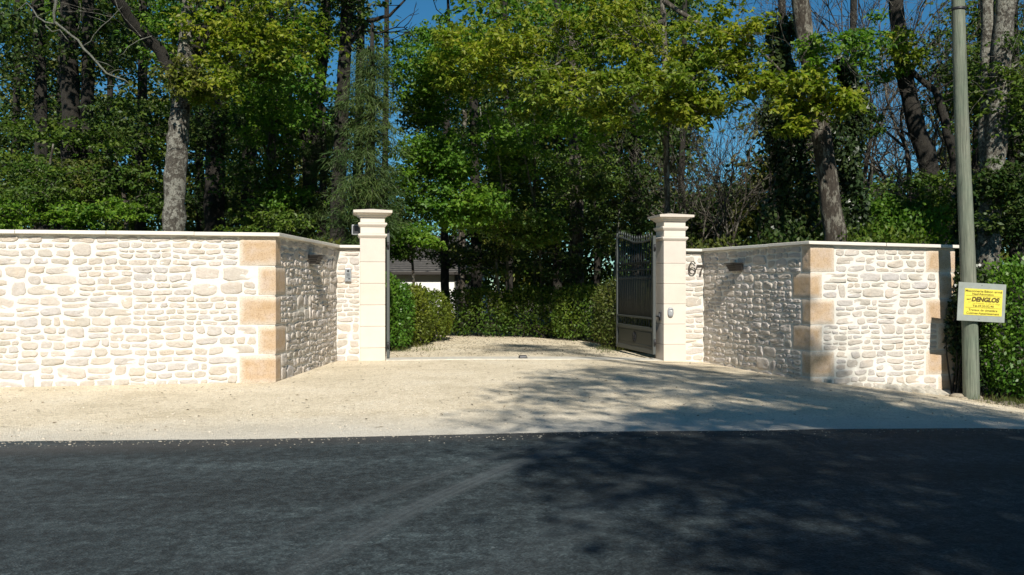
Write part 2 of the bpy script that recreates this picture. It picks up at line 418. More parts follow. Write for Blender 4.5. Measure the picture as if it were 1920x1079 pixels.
# ------------------------------------------------------------------ rubble walls
def wob(a, b): return math.sin(a * 3.7 + 1.3 * math.sin(b * 5.1)) * .6 + math.sin(a * 8.9 + b * 4.3 + 2) * .4
def stone_cells(s0, s1, z0, z1, rnd):
    out = []; s = s0
    while s < s1 - 1e-4:
        L = rnd.uniform(.35, .85)
        if s1 - (s + L) < .3: L = s1 - s
        H = z1 - z0; nr = max(1, round(H / rnd.choice((.08, .09, .10, .115, .12, .13, .18))))
        if nr > 1:
            cuts = sorted([z0 + H * (k + rnd.uniform(-.22, .22)) / nr for k in range(1, nr)])
        else: cuts = []
        zs = [z0] + cuts + [z1]
        k = 0
        while k < len(zs) - 1:
            span = 1
            za, zb = zs[k], zs[k + 1]
            x = s
            while x < s + L - 1e-4:
                h = zb - za
                wd = rnd.uniform(.75, 2.5) * h + .04
                wd = min(max(wd, .07), .36)
                if s + L - (x + wd) < .09: wd = s + L - x
                if wd > .16 and h > .125 and rnd.random() < .35:
                    zm = za + h * rnd.uniform(.4, .6)
                    out.append((x, x + wd, za, zm)); out.append((x, x + wd, zm, zb))
                elif k + 2 < len(zs) and False: pass
                else: out.append((x, x + wd, za, zb))
                x += wd
            k += 1
        s += L
    return out
def add_stone(mb, T, cell, rnd, relief, jt):
    s0, s1, z0, z1 = cell
    j = jt * .5
    a, b, c, d = s0 + j * rnd.uniform(.6, 1.7), s1 - j * rnd.uniform(.6, 1.7), z0 + j * rnd.uniform(.6, 1.7), z1 - j * rnd.uniform(.6, 1.7)
    if b - a < .03 or d - c < .025: return
    cx, cz = (a + b) / 2, (c + d) / 2; hw, hh = (b - a) / 2, (d - c) / 2
    q = min(hw, hh)
    # corner displacements (irregular quadrilaterals)
    cj = [(rnd.choice((.3, 1)) * rnd.uniform(-.62, .16) * q, rnd.choice((.3, 1)) * rnd.uniform(-.50, .14) * q) for _ in range(4)]
    n = 16; p = rnd.uniform(4.0, 11); ring = []
    for k in range(n):
        th = 2 * math.pi * (k + .5) / n
        ct, st = math.cos(th), math.sin(th)
        r = (abs(ct) ** p + abs(st) ** p) ** (-1 / p)
        x, y = ct * r, st * r
        fx, fy = (x + 1) / 2, (y + 1) / 2
        w4 = ((1 - fx) * (1 - fy), fx * (1 - fy), fx * fy, (1 - fx) * fy)
        sg = ((-1, -1), (1, -1), (1, 1), (-1, 1))
        dx = sum(w4[i] * cj[i][0] * sg[i][0] for i in range(4)); dz = sum(w4[i] * cj[i][1] * sg[i][1] for i in range(4))
        jj = rnd.uniform(-.13, .09) * q
        ring.append((x * (hw + jj) + dx, y * (hh + jj) + dz))
    tx, tz = rnd.uniform(-.25, .25), rnd.uniform(-.3, .3)
    vs = []
    rel = relief * rnd.uniform(.6, 1.35)
    for sc, dep, jn in ((1.0, -.012, 0), (.985, rel * .45, .12), (.92, rel * .95, .30), (.62, rel, .34), (.3, rel * 1.0, .34)):
        for (x, y) in ring:
            s_, z_ = cx + x * sc, cz + y * sc
            if sc > .99: e = dep
            else: e = dep + rel * jn * rnd.uniform(-1, 1) + (tx * x + tz * y) * .25 * (dep > 0)
            wz = .010 * wob(s_ * 2.2, z_ * 2.2 + 3)
            vs.append(T(s_, z_ + wz, e))
    vs.append(T(cx, cz + .010 * wob(cx * 2.2, cz * 2.2 + 3), rel * rnd.uniform(.8, 1.15)))
    fs = []
    for r_ in range(4):
        for k in range(n):
            fs.append((r_ * n + k, r_ * n + (k + 1) % n, (r_ + 1) * n + (k + 1) % n, (r_ + 1) * n + k))
    for k in range(n): fs.append((4 * n + k, 4 * n + (k + 1) % n, 5 * n))
    mb.add(vs, fs, 1, True)
def wall_face(name, A, B, ztop0, ztop1, rows, qa, qb, parent, rnd, relief=.008, jt=.009, lab=None, zlow=-.15, thick=.34, back=True):
    """A,B in (u,v); stones face to the right-hand side normal given by n = rot(-90)"""
    (u0, v0), (u1, v1) = A, B
    L = math.hypot(u1 - u0, v1 - v0); dx, dy = (u1 - u0) / L, (v1 - v0) / L
    nx, ny = dy, -dx                      # outward normal (towards the road side)
    def T(s, z, e): return W(u0 + dx * s + nx * e, v0 + dy * s + ny * e, z)
    mb = MB()
    # mortar face: gently uneven grid
    ns = max(2, int(L / .06)); zs = []
    zt = max(ztop0, ztop1); nz = int((zt - zlow) / .06)
    base = 0
    for i in range(ns + 1):
        s = L * i / ns; top = ztop0 + (ztop1 - ztop0) * i / ns
        for k in range(nz + 1):
            z = zlow + (top - zlow) * k / nz
            e = rnd.uniform(-.002, .003) if 0 < i < ns else 0
            mb.v.append(tuple(T(s, z, e)))
    for i in range(ns):
        for k in range(nz):
            mb.f.append((i * (nz + 1) + k, (i + 1) * (nz + 1) + k, (i + 1) * (nz + 1) + k + 1, i * (nz + 1) + k + 1)); mb.m.append(0); mb.sm.append(True)
    for r, (z0, z1) in enumerate(rows):
        wa = qa[r % len(qa)] if qa else 0; wb = qb[r % len(qb)] if qb else 0
        for cell in stone_cells(wa + .008, L - wb - .008, z0, z1, rnd):
            if cell[3] > min(ztop0, ztop1) - .012: cell = (cell[0], cell[1], cell[2], min(ztop0, ztop1) - .012)
            if cell[3] < zlow: continue
            add_stone(mb, T, cell, rnd, relief, jt)
    return mb.build(name, [M['mortar'], M['stone']], parent)
def wall_core(path, ztops, zlow, parent, thick=.32):
    """solid body behind the faces, following the path, offset to the back"""
    mb = MB(); n = len(path)
    def off(i, d):
        p = Vector(path[i])
        def nrm(a, b):
            t = (Vector(b) - Vector(a)).normalized(); return Vector((-t.y, t.x))
        if i == 0: return p + nrm(path[0], path[1]) * d
        if i == n - 1: return p + nrm(path[-2], path[-1]) * d
        n1, n2 = nrm(path[i - 1], path[i]), nrm(path[i], path[i + 1]); b = (n1 + n2).normalized()
        return p + b * (d / max(.35, b.dot(n1)))
    for i in range(n - 1):
        a0, a1, b0, b1 = off(i, .004), off(i, thick), off(i + 1, .004), off(i + 1, thick)
        mb.hexa([W(a0.x, a0.y, zlow), W(b0.x, b0.y, zlow), W(b1.x, b1.y, zlow), W(a1.x, a1.y, zlow),
                 W(a0.x, a0.y, ztops[i]), W(b0.x, b0.y, ztops[i + 1]), W(b1.x, b1.y, ztops[i + 1]), W(a1.x, a1.y, ztops[i])])
    return mb.build('wall_core', M['mortar'], parent), off
def coping(path, ztops, parent, off, th=.046, ov=.074, back=.40, slab=1.0, end_ext=0.0):
    mb = MB(); n = len(path)
    for i in range(n - 1):
        f0, f1, b0, b1 = off(i, -ov), off(i + 1, -ov), off(i, back), off(i + 1, back)
        if i == n - 2 and end_ext:
            d = (f1 - f0).normalized() * end_ext; f1 = f1 + d; b1 = b1 + d
        L = (f1 - f0).length; k = max(1, round(L / slab))
        for q in range(k):
            ga = 0.0 if q == 0 else .003; gb = 0.0 if q == k - 1 else .003
            ta, tb = q / k + ga / L, (q + 1) / k - gb / L
            jz = random.uniform(-.0015, .0015)
            def pt(f, b, t): return f.lerp(b, t)
            za = ztops[i] + (ztops[i + 1] - ztops[i]) * ta + jz + .001; zb = ztops[i] + (ztops[i + 1] - ztops[i]) * tb + jz + .001
            A, B, Cc, D = pt(f0, f1, ta), pt(f0, f1, tb), pt(b0, b1, tb), pt(b0, b1, ta)
            mb.hexa([W(A.x, A.y, za), W(B.x, B.y, zb), W(Cc.x, Cc.y, zb), W(D.x, D.y, za),
                     W(A.x, A.y, za + th), W(B.x, B.y, zb + th), W(Cc.x, Cc.y, zb + th + .012), W(D.x, D.y, za + th + .012)])
    o = mb.build('coping', M['coping'], parent); bevel(o, .006, 2); return o
def corner_stone(C0, dA, dB, wa, wb, z0, z1, parent, rnd, proud=.012):
    """L block at corner C0; faces run wa along unit dA and wb along unit dB; outward normals computed"""
    gap = .009; z0 += gap; z1 -= gap
    C0 = Vector(C0); dA = Vector(dA); dB = Vector(dB)
    out = -(dA + dB)
    def nout(d):
        n_ = Vector((-d.y, d.x)); return n_ if n_.dot(out) > 0 else -n_
    nA, nB = nout(dA), nout(dB)
    bis = (nA + nB).normalized(); cc = C0 + bis * (proud / max(.3, bis.dot(nA)))
    mb = MB()
    ed = []
    def grid(o, d, nn, wd, flip):
        na, nz = max(4, int(wd / .03)), max(4, int((z1 - z0) / .03)); b0 = len(mb.v)
        for i in range(na + 1):
            for k in range(nz + 1):
                s = wd * i / na; z = z0 + (z1 - z0) * k / nz
                e1 = min(wd - s, z - z0, z1 - z) ; e2 = min(e1, s)
                rough = rnd.uniform(-.002, .004) if e2 > .02 else 0
                rnded = -.010 if e1 <= 1e-6 else 0
                p = o + d * s + nn * (rough + rnded)
                mb.v.append(tuple(W(p.x, p.y, z)))
                ed.append(max(0, 1 - e1 / .085))
        for i in range(na):
            for k in range(nz):
                f = (b0 + i * (nz + 1) + k, b0 + (i + 1) * (nz + 1) + k, b0 + (i + 1) * (nz + 1) + k + 1, b0 + i * (nz + 1) + k + 1)
                mb.f.append(f[::-1] if flip else f); mb.m.append(0); mb.sm.append(True)
    grid(cc, dA, nA, wa, True); grid(cc, dB, nB, wb, False)
    # body of the block
    e0 = len(mb.v)
    pA, pB = cc + dA * wa - nA * .010, cc + dB * wb - nB * .010
    inn = C0 + (dA + dB) * .05
    ring = [pA, pA - nA * .06, inn, pB - nB * .06, pB, cc - bis * .004]
    for z in (z0 + .001, z1 - .001):
        for p in ring: mb.v.append(tuple(W(p.x, p.y, z))); ed.append(1.0)
    m_ = len(ring)
    for k in range(m_ - 2): mb.f.append((e0 + k, e0 + (k + 1) % m_, e0 + m_ + (k + 1) % m_, e0 + m_ + k)); mb.m.append(0); mb.sm.append(False)
    mb.f.append(tuple(e0 + k for k in range(m_))); mb.f.append(tuple(e0 + m_ + k for k in range(m_))); mb.m += [0, 0]; mb.sm += [False, False]
    o = mb.build('corner_stone', M['quoin'], parent)
    a = o.data.attributes.new("edge", 'FLOAT', 'POINT'); a.data.foreach_set("value", ed)
    return o
def rows_from(z0, z1, h):
    n = max(1, round((z1 - z0) / h)); return [(z0 + (z1 - z0) * k / n, z0 + (z1 - z0) * (k + 1) / n) for k in range(n)]

rnd = random.Random(5)
# --- left wall: far left -> front corner -> back corner -> gate pillar
LT = 1.842                       # underside of coping (left)
L0, L1, L2, L3 = (-16.0, 11.56), (-.80, 11.56), (-.057, 14.70), (.33, 14.70)
lw = empty('stone_wall', W(-.8, 11.56, 0), 'pale rubble stone wall with limestone coping left of the gate, carrying the intercom', 'wall')
core, offL = wall_core([L0, L1, L2, L3], [LT] * 4, -.15, lw)
RL = rows_from(-.02, LT, .372)
qw, qn = .44, .215
wall_face('stonework', L0, L1, LT, LT, RL, None, [qw, qn], lw, rnd)
wall_face('stonework', L1, L2, LT, LT, RL, [qn, qw], None, lw, rnd, relief=.016)
wall_face('stonework', L2, L3, LT, LT, RL, None, None, lw, rnd)
dS = Vector((L2[0] - L1[0], L2[1] - L1[1])).normalized()
for k, (z0, z1) in enumerate(RL):
    corner_stone(L1, (-1, 0), dS, (qw, qn)[k % 2], (qn * 1.1, qw)[k % 2], z0, z1, lw, rnd)
coping([L0, L1, L2, L3], [LT] * 4, lw, offL)
# --- right wall
R3, R2, R1, R0 = (5.90, 14.62), (6.262, 14.60), (6.57, 11.56), (8.86, 11.56)
rz = {3: 1.828, 2: 1.826, 1: 1.812, 0: 1.775}
rw = empty('stone_wall', W(6.57, 11.56, -.14), 'pale rubble stone wall right of the gate with number 67, ending by the wooden pole', 'wall')
core, offR = wall_core([R3, R2, R1, R0], [rz[3], rz[2], rz[1], rz[0]], -.7, rw)
# stretch of rows: slightly falling tops, so rows use the lower of the two tops
RR = rows_from(-.08, 1.79, .374); RR = [(-.80, -.454), (-.454, -.08)] + RR
def fitrows(top): return [(a, b if k < len(RR) - 1 else top) for k, (a, b) in enumerate(RR)]
wall_face('stonework', R3, R2, rz[3], rz[2], fitrows(rz[2] ), None, None, rw, rnd, zlow=-.5)
wall_face('stonework', R2, R1, rz[2], rz[1], fitrows(rz[1]), None, [qn, qw], rw, rnd, relief=.016, zlow=-.5)
qe = [.47, .27]
wall_face('stonework', R1, R0, rz[1], rz[0], fitrows(rz[0]), [qw * .86, qn * .86], [qe[0], qe[1]], rw, rnd, zlow=-.7)
dB = Vector((R2[0] - R1[0], R2[1] - R1[1])).normalized()
for k, (z0, z1) in enumerate(fitrows(rz[1])):
    corner_stone(R1, (1, 0), dB, (qw * .86, qn * .86)[k % 2], (qn, qw)[k % 2], z0, z1, rw, rnd)
    zz = min(z1, rz[0]) if k == len(RR) - 1 else z1
    corner_stone(R0, (-1, 0), (0, 1), (qe[0], qe[1])[k % 2], .3, z0, zz, rw, rnd)
coping([R3, R2, R1, R0], [rz[3], rz[2], rz[1], rz[0]], rw, offR, end_ext=.07)
# splashed mortar footing at the far right end
mb = MB(); nn = 26
for i in range(nn + 1):
    u = 7.55 + 1.4 * i / nn
    w_ = .16 + .09 * math.sin(i * 1.7) + .05 * random.random(); w_ *= min(1, i / 5)
    gz = gu(u)
    h_ = (.07 + .05 * random.random()) * min(1, .3 + i / 8)
    for e, z in ((0.0, gz + h_), (w_ * .45, gz + h_ * .8), (w_ * .9, gz + h_ * .4), (w_ + .04, gz - .02)):
        mb.v.append(tuple(W(u + random.uniform(-.01, .01), 11.55 - e, z + random.uniform(-.008, .01))))
for i in range(nn):
    for k in range(3): mb.f.append((i * 4 + k, i * 4 + k + 1, (i + 1) * 4 + k + 1, (i + 1) * 4 + k)); mb.m.append(0); mb.sm.append(False)
mb.build('footing', simple('dirty_mortar', (.40, .37, .31), .95, 0, .35, 14, .01), rw)

# ------------------------------------------------------------------ gate pillars
def pillar(uc, vfront, zb, label, ztop=2.5):
    S = .405; o = empty('gate_pillar', W(uc, vfront + S / 2, zb), label, 'pillar', 'gate pillars')
    R = Matrix.Rotation(math.radians(11), 3, 'Z')
    def blk(mb, z0, z1, s0, s1=None):
        s1 = s1 if s1 is not None else s0
        pts = []
        for z, s in ((z0, s0), (z1, s1)):
            for a, b in ((-1, -1), (1, -1), (1, 1), (-1, 1)):
                pts.append(W(uc + a * s / 2, vfront + S / 2 + b * s / 2, z))
        mb.hexa(pts)
    joints = [zb - .12, .215, .566, .915, 1.265, 1.615, 2.005]
    mb = MB()
    for a, b in zip(joints[:-1], joints[1:]): blk(mb, a + .003, b - .003, S)
    bevel(mb.build('shaft', M['pillar'], o), .006, 2)
    mj = MB(); blk(mj, zb - .1, 2.33, S - .014); mj.build('joint_core', M['joint'], o)
    def mould(z):          # torus-like band
        mb = MB()
        prof = [(z, S + .004), (z + .012, S + .02), (z + .03, S + .048), (z + .045, S + .06), (z + .058, S + .06), (z + .068, S + .03), (z + .07, S - .01)]
        for (a, s0), (b, s1) in zip(prof[:-1], prof[1:]): blk(mb, a, b, s0, s1)
        mb.build('moulding', M['pillar'], o)
    mould(2.008); 
    mb = MB(); blk(mb, 2.08, 2.185, S - .012); bevel(mb.build('neck', M['pillar'], o), .004, 1)
    mould(2.188)
    mb = MB(); blk(mb, 2.26, 2.338, S - .012); bevel(mb.build('neck', M['pillar'], o), .004, 1)
    mb = MB(); z = 2.34
    prof = [(z, S + .0), (z + .016, S + .02), (z + .018, S + .045), (z + .035, S + .06), (z + .055, S + .11), (z + .064, S + .16), (z + .066, S + .185), (z + .072, S + .185), (z + .0725, S + .215), (z + .112, S + .22), (z + .155, .02)]
    for (a, s0), (b, s1) in zip(prof[:-1], prof[1:]): blk(mb, a, b, s0, s1)
    mb.build('cap', M['pillar'], o)
    return o
pl = pillar(.5285, 14.6, 0.0, 'pale limestone gate pillar with moulded cap beside the intercom, left of the opening')
pr = pillar(5.685, 14.5, -.085, 'pale limestone gate pillar with moulded cap beside the number 67, right of the opening')

# ------------------------------------------------------------------ gate leaves
def gate_leaf(H, E, label):
    o = empty('gate_leaf', (H[0], H[1], 0), label, 'gate', 'iron gate leaves')
    a = Vector((E[0] - H[0], E[1] - H[1], 0)); L = a.length; a.normalize(); nrm = Vector((-a.y, a.x, 0))
    R = Matrix((a, nrm, Vector((0, 0, 1)))).transposed()
    O = Vector((H[0], H[1], 0))
    def pt(s, z, e=0): return O + a * s + nrm * e + Vector((0, 0, z))
    def top(t):
        return 2.06 - .035 * math.sin(math.pi * min(t / .62, 1)) + (.13 * (.5 - .5 * math.cos(math.pi * max(0, (t - .45) / .55))))
    fr = MB(); z0 = .035
    fr.box(pt(.035, (z0 + 2.10) / 2), .07, .05, 2.10 - z0, R)
    fr.box(pt(L - .03, (z0 + 2.27) / 2), .06, .05, 2.27 - z0, R)
    for z, h in ((z0 + .04, .08), (.47, .06), (.66, .035)): fr.box(pt(L / 2 + .005, z), L - .135, .042, h, R)
    n = 24
    for k in range(n):
        s0 = .07 + (L - .13) * k / n; s1 = .07 + (L - .13) * (k + 1) / n
        A, B = pt(s0, top(s0 / L)), pt(s1, top(s1 / L))
        up = Vector((0, 0, .014))
        fr.hexa([A - nrm * .02 - up, B - nrm * .02 - up, B + nrm * .02 - up, A + nrm * .02 - up, A - nrm * .02 + up, B - nrm * .02 + up, B + nrm * .02 + up, A + nrm * .02 + up])
    bevel(fr.build('frame', M['gate_sunlit'], o), .004, 1)
    bars = MB(); nb = 15
    for z in (1.52, 1.66): bars.box(pt(L / 2 + .005, z), L - .135, .03, .018, R)
    for k in range(nb):
        s = .07 + (L - .13) * (k + .5) / nb; t = top(s / L)
        bars.tube([pt(s, .68), pt(s, t + .05)], .011, 6)
        bars.tube([pt(s, t + .045), pt(s, t + .07), pt(s, t + .135)], [.010, .02, .002], 6)
        if k < nb - 1:
            s2 = s + (L - .13) / nb / 2
            bars.tube([pt(s2, .68), pt(s2, 1.36)], .010, 6); bars.tube([pt(s2, 1.35), pt(s2, 1.38), pt(s2, 1.44)], [.008, .016, .002], 6)
            r = (L - .13) / nb / 2 * .9
            bars.tube([pt(s2 + r * math.cos(q * math.pi / 5), 1.59 + .058 * math.sin(q * math.pi / 5)) for q in range(11)], .006, 5, cap=False)
        # small scrolls in the open band
        bars.tube([pt(s + .04 * math.cos(q * math.pi / 5), .57 + .06 * math.sin(q * math.pi / 5)) for q in range(11)] if k % 3 == 1 else [pt(s, .49), pt(s, .66)], .007, 5, cap=False)
    bars.build('bars', M['gate'], o)
    pn = MB(); pn.box(pt(L / 2 + .005, .278), L - .13, .012, .33, R)
    pn.build('panel', M['gate'], o)
    pn = MB()
    for sg in (-1, 1):
        x0, x1, za, zb = .13, L - .12, .165, .40
        for A, B in (((x0, za), (x1, za)), ((x0, zb), (x1, zb)), ((x0, za), (x0, zb)), ((x1, za), (x1, zb))):
            pn.tube([pt(A[0], A[1], sg * .008), pt(B[0], B[1], sg * .008)], .007, 6)
    pn.build('panel_moulding', M['gate'], o)
    em = MB(); cs = L * .5
    for sg in (-1, 1):
        for rr, th in ((.095, .008), (.062, .006)):
            em.tube([pt(cs + rr * math.cos(q * math.pi / 12), .28 + rr * math.sin(q * math.pi / 12), sg * .012) for q in range(25)], th, 5, cap=False)
        for q in range(8):
            an = q * math.pi / 4
            em.tube([pt(cs + .015 * math.cos(an), .28 + .015 * math.sin(an), sg * .014), pt(cs + .05 * math.cos(an), .28 + .05 * math.sin(an), sg * .016), pt(cs + .11 * math.cos(an), .28 + .11 * math.sin(an), sg * .012)], [.006, .016, .004], 5)
        em.tube([pt(cs, .28, sg * .008), pt(cs, .28, sg * .03)], [.03, .012], 10)
    em.build('rosette', M['black'], o)
    for z in (.25, 1.9):
        hg = MB(); hg.tube([pt(-.02, z - .05), pt(-.02, z + .05)], .018, 8); hg.build('hinge', M['black'], o)
    return o
hy_l = 14.66; gate_leaf((-.1397 * hy_l, hy_l), (-.1397 * hy_l - .30, hy_l + 2.18), 'dark iron gate leaf swung open edge-on beside the left pillar')
gate_leaf((2.475, 15.40), (2.085, 17.58), 'dark iron gate leaf with spiked bars and solid lower panel, open at the right pillar')
# gate stop on the threshold
gs = MB(); c = P(980.5, 673, 14.95); zc = g(c.x, c.y) + .026
R11 = Matrix.Rotation(math.radians(11), 3, 'Z')
gs.hexa([c.lerp(c, 0) * 0 + Vector((c.x, c.y, zc)) + R11 @ Vector(p) for p in ((-.075, -.05, 0), (.075, -.05, 0), (.075, .05, 0), (-.075, .05, 0), (-.06, -.03, .05), (.06, -.03, .05), (.06, .035, .05), (-.06, .035, .05))])
gso = gs.build('gate_stop', M['black']); bevel(gso, .012, 3)
tag(gso, 'small black gate stop fixed in the middle of the threshold', 'gate stop')

# intercom on left return wall
io = empty('intercom', W(.135, 14.66, 1.4), 'narrow steel intercom with camera lens on the wall left of the left pillar', 'intercom')
c = W(.135, 14.668, 1.405)
mb = MB(); mb.box(c, .104, .028, .225, R11); bevel(mb.build('housing', M['greybox'], io), .006)
mb = MB(); mb.box(c + R11 @ Vector((0, -.018, 0)), .086, .008, .205, R11); bevel(mb.build('face_plate', M['steel'], io), .003)
mb = MB(); cc = c + R11 @ Vector((0, -.020, .065)); mb.tube([cc, cc + R11 @ Vector((0, -.010, 0))], .017, 14); mb.build('lens', M['black'], io)
mb = MB()
for k in range(4): mb.box(c + R11 @ Vector((0, -.0235, .02 - k * .011)), .05, .003, .004, R11)
mb.build('speaker_grille', M['black'], io)
mb = MB(); mb.box(c + R11 @ Vector((.018, -.025, -.062)), .03, .006, .016, R11); mb.build('call_button', M['black'], io)
mb = MB(); mb.box(c + R11 @ Vector((0, -.0235, -.035)), .066, .004, .006, R11); mb.build('divider', M['black'], io)
# key switch on right pillar
ko = empty('key_switch', W(5.60, 14.5, .8), 'small grey oval key switch on the front of the right pillar', 'switch')
c = W(5.60, 14.488, .775)
mb = MB()
outl = [(-.05 * (1 if abs(math.cos(t)) > 2 else 1) * 0 + .052 * math.copysign(abs(math.cos(t)) ** .7, math.cos(t)), .083 * math.copysign(abs(math.sin(t)) ** .8, math.sin(t))) for t in [2 * math.pi * k / 24 for k in range(24)]]
vs = []
for sc, e in ((1, .012), (1, -.014), (.86, -.028), (.5, -.032)):
    vs += [c + R11 @ Vector((x * sc, e, z * sc)) for x, z in outl]
fs = [(r * 24 + k, r * 24 + (k + 1) % 24, (r + 1) * 24 + (k + 1) % 24, (r + 1) * 24 + k) for r in range(3) for k in range(24)] + [tuple(72 + k for k in range(24))]
mb.add(vs, fs, 0, True); mb.build('housing', M['greybox'], ko)
mb = MB(); mb.box(c + R11 @ Vector((0, -.031, .045)), .062, .008, .008, R11); mb.build('cover_lip', M['black'], ko)
mb = MB(); q = [c + R11 @ Vector(p) for p in ((-.02, -.034, .036), (.02, -.034, .036), (0, -.034, .006))]; mb.add(q + [p + R11 @ Vector((0, .006, 0)) for p in q], [(0, 1, 2), (5, 4, 3), (0, 3, 4, 1), (1, 4, 5, 2), (2, 5, 3, 0)]); mb.build('arrow_mark', M['white'], ko)
# photocell on the gate side of the right pillar
po = empty('photocell', W(5.475, 14.62, .65), 'black photocell box on the gate side of the right pillar', 'sensor')
mb = MB(); mb.box(W(5.468, 14.64, .70), .03, .075, .15, R11); bevel(mb.build('housing', M['black'], po), .005)
mb = MB(); mb.box(W(5.4515, 14.64, .72), .004, .05, .06, R11); mb.build('window', M['greybox'], po)
mb = MB(); mb.tube([W(5.466, 14.71, .69), W(5.462, 14.86, .70), W(5.46, 14.88, .66), W(5.46, 14.88, -.05)], .011, 8); mb.build('cable_conduit', M['black'], po)
# grey box lamp on the rear of left pillar
bo = empty('floodlight', W(.33, 14.9, 2.2), 'dark grey box floodlight fixed high behind the left pillar', 'lamp')
mb = MB(); mb.box(W(.262, 14.92, 2.155), .13, .14, .165, R11); bevel(mb.build('housing', M['greybox'], bo), .008)
mb = MB(); mb.box(W(.262, 14.846, 2.155), .10, .006, .13, R11); mb.build('lamp_glass', M['black'], bo)
mb = MB(); mb.box(W(.325, 14.95, 2.15), .03, .05, .05, R11); mb.build('bracket', M['black'], bo)

# wall lights on the splayed faces
def wall_light(A, B, t, z, label):
    A = Vector(A); B = Vector(B); d = (B - A).normalized(); n_ = Vector((d.y, -d.x))
    p = A.lerp(B, t)
    o = empty('wall_light', W(p.x, p.y, z), label, 'wall light', 'wall lights on the splayed walls')
    def q(s, e, zz): r = p + d * s + n_ * e; return W(r.x, r.y, z + zz)
    def slab(mb, s, e0, e1, z0, z1, s2=None, e2=None):
        s2 = s2 or s; e2 = e2 or e1
        mb.hexa([q(-s, e0, z0), q(s, e0, z0), q(s, e1, z0), q(-s, e1, z0), q(-s2, e0, z1), q(s2, e0, z1), q(s2, e2, z1), q(-s2, e2, z1)])
    mb = MB(); slab(mb, .13, .0, .035, -.055, .065); mb.build('back_plate', M['lamp'], o)
    mb = MB(); slab(mb, .115, .036, .115, -.055, .04, .14, .16); mb.build('body', M['lamp'], o)
    mb = MB()
    slab(mb, .155, .02, .185, .058, .070)
    mb.build('top_plate', M['lamp'], o)
    mb = MB()
    for k, zz in enumerate((-.062, -.022, .012, .043)): slab(mb, .128 + k * .009, .03, .135 + k * .014, zz, zz + .006)
    mb.build('louvres', M['lamp'], o)
    mb = MB(); slab(mb, .09, .045, .10, -.066, -.0625); mb.build('diffuser', M['white'], o)
    return o
wall_light(L1, L2, .505, 1.60, 'dark louvred wall light on the splayed wall left of the gate')
wall_light(R2, R1, .375, 1.53, 'dark louvred wall light on the splayed wall right of the gate')

# house number
def stroke(mb, pts, wds, O, e0, e1):
    n = len(pts); vs = []
    for i in range(n):
        a = Vector(pts[max(0, i - 1)]); b = Vector(pts[min(n - 1, i + 1)]); t = (b - a).normalized(); m_ = Vector((-t.y, t.x)) * wds[i] / 2
        for s in (1, -1):
            for e in (e0, e1):
                x, z = pts[i][0] + m_.x * s, pts[i][1] + m_.y * s
                vs.append(O + R11 @ Vector((x, e, z)))
    fs = [(0, 1, 3, 2), ((n - 1) * 4, (n - 1) * 4 + 2, (n - 1) * 4 + 3, (n - 1) * 4 + 1)]
    for i in range(n - 1):
        b = i * 4; fs += [(b + 1, b + 5, b + 7, b + 3), (b, b + 2, b + 6, b + 4), (b, b + 4, b + 5, b + 1), (b + 2, b + 3, b + 7, b + 6)]
    mb.add(vs, fs)
numo = empty('house_number', W(6.08, 14.58, 1.55), 'dark metal house number 67 on the wall right of the right pillar', 'house number')
O = W(6.035, 14.597, 1.545)
mb = MB(); pts = []; wd = []
for k in range(29):
    t = 2 * math.pi * k / 28 + math.pi * .75
    pts.append((.056 * math.cos(t), -.055 + .054 * math.sin(t))); wd.append(.016 + .006 * abs(math.cos(t)))
stroke(mb, pts, wd, O, -.031, -.020)
pts = [(-.056, -.05), (-.060, -.01), (-.054, .04), (-.034, .082), (-.006, .104), (.022, .104), (.042, .086), (.047, .066)]
stroke(mb, pts, [.020, .020, .019, .016, .013, .013, .018, .026], O, -.0362, -.0218)
mb.build('digit_six', M['digit'], numo)
O2 = W(6.178, 14.597, 1.515); mb = MB()
stroke(mb, [(-.062, .028), (-.056, .050), (-.052, .070)], [.012, .018, .026], O2, -.036, -.022)
stroke(mb, [(-.056, .068), (.066, .068)], [.028, .028], O2, -.0362, -.0218)
stroke(mb, [(.058, .062), (.030, .010), (.010, -.040), (.002, -.105)], [.016, .020, .026, .032], O2, -.0358, -.0222)
mb.build('digit_seven', M['digit'], numo)

# ------------------------------------------------------------------ pole and sign
PY = 12.5
b0 = P(1821.5, 753, PY); t0 = P(1797, 0, PY)
b0.z = g(b0.x, b0.y); ax = (t0 - b0)
po = empty('utility_pole', b0, 'tall weathered wooden utility pole at the right end of the wall', 'pole')
mb = MB(); rr = []; pp = []
for k in range(40):
    t = -.08 + 1.75 * k / 39; q = b0 + ax * t; q.x += .012 * math.sin(t * 6); pp.append(q); rr.append(.109 - .022 * t)
mb.tube(pp, rr, 28, rough=.012); mb.build('shaft', M['pole'], po)
mb = MB(); q = b0 + ax * .976; mb.tube([q - Vector((0, 0, .02)), q + Vector((.0, 0, .02))], .0945, 24); mb.build('band', M['black'], po)
so = empty('advert_sign', P(1840, 568, PY - .14), 'grey board with a yellow builder advert fixed to the wooden pole', 'sign')
sc_ = (PY - .14) / F
Rs = Matrix.Rotation(math.radians(6), 3, 'Z') @ Matrix.Rotation(math.radians(3.1), 3, 'Y')
SC = P(1840.5, 567.5, PY - .14)
def SP(x, z, e=0): return SC + Rs @ Vector((x, e, z))
mb = MB(); mb.box(SC, 95 * sc_, .008, 72 * sc_, Rs); bevel(mb.build('board', M['panel'], so), .002, 1)
mb = MB(); mb.box(SP(.02, .002, -.006), 76 * sc_, .003, 49.5 * sc_, Rs); mb.build('yellow_notice', M['yellow'], so)
YW = 76 * sc_; YH = 49.5 * sc_
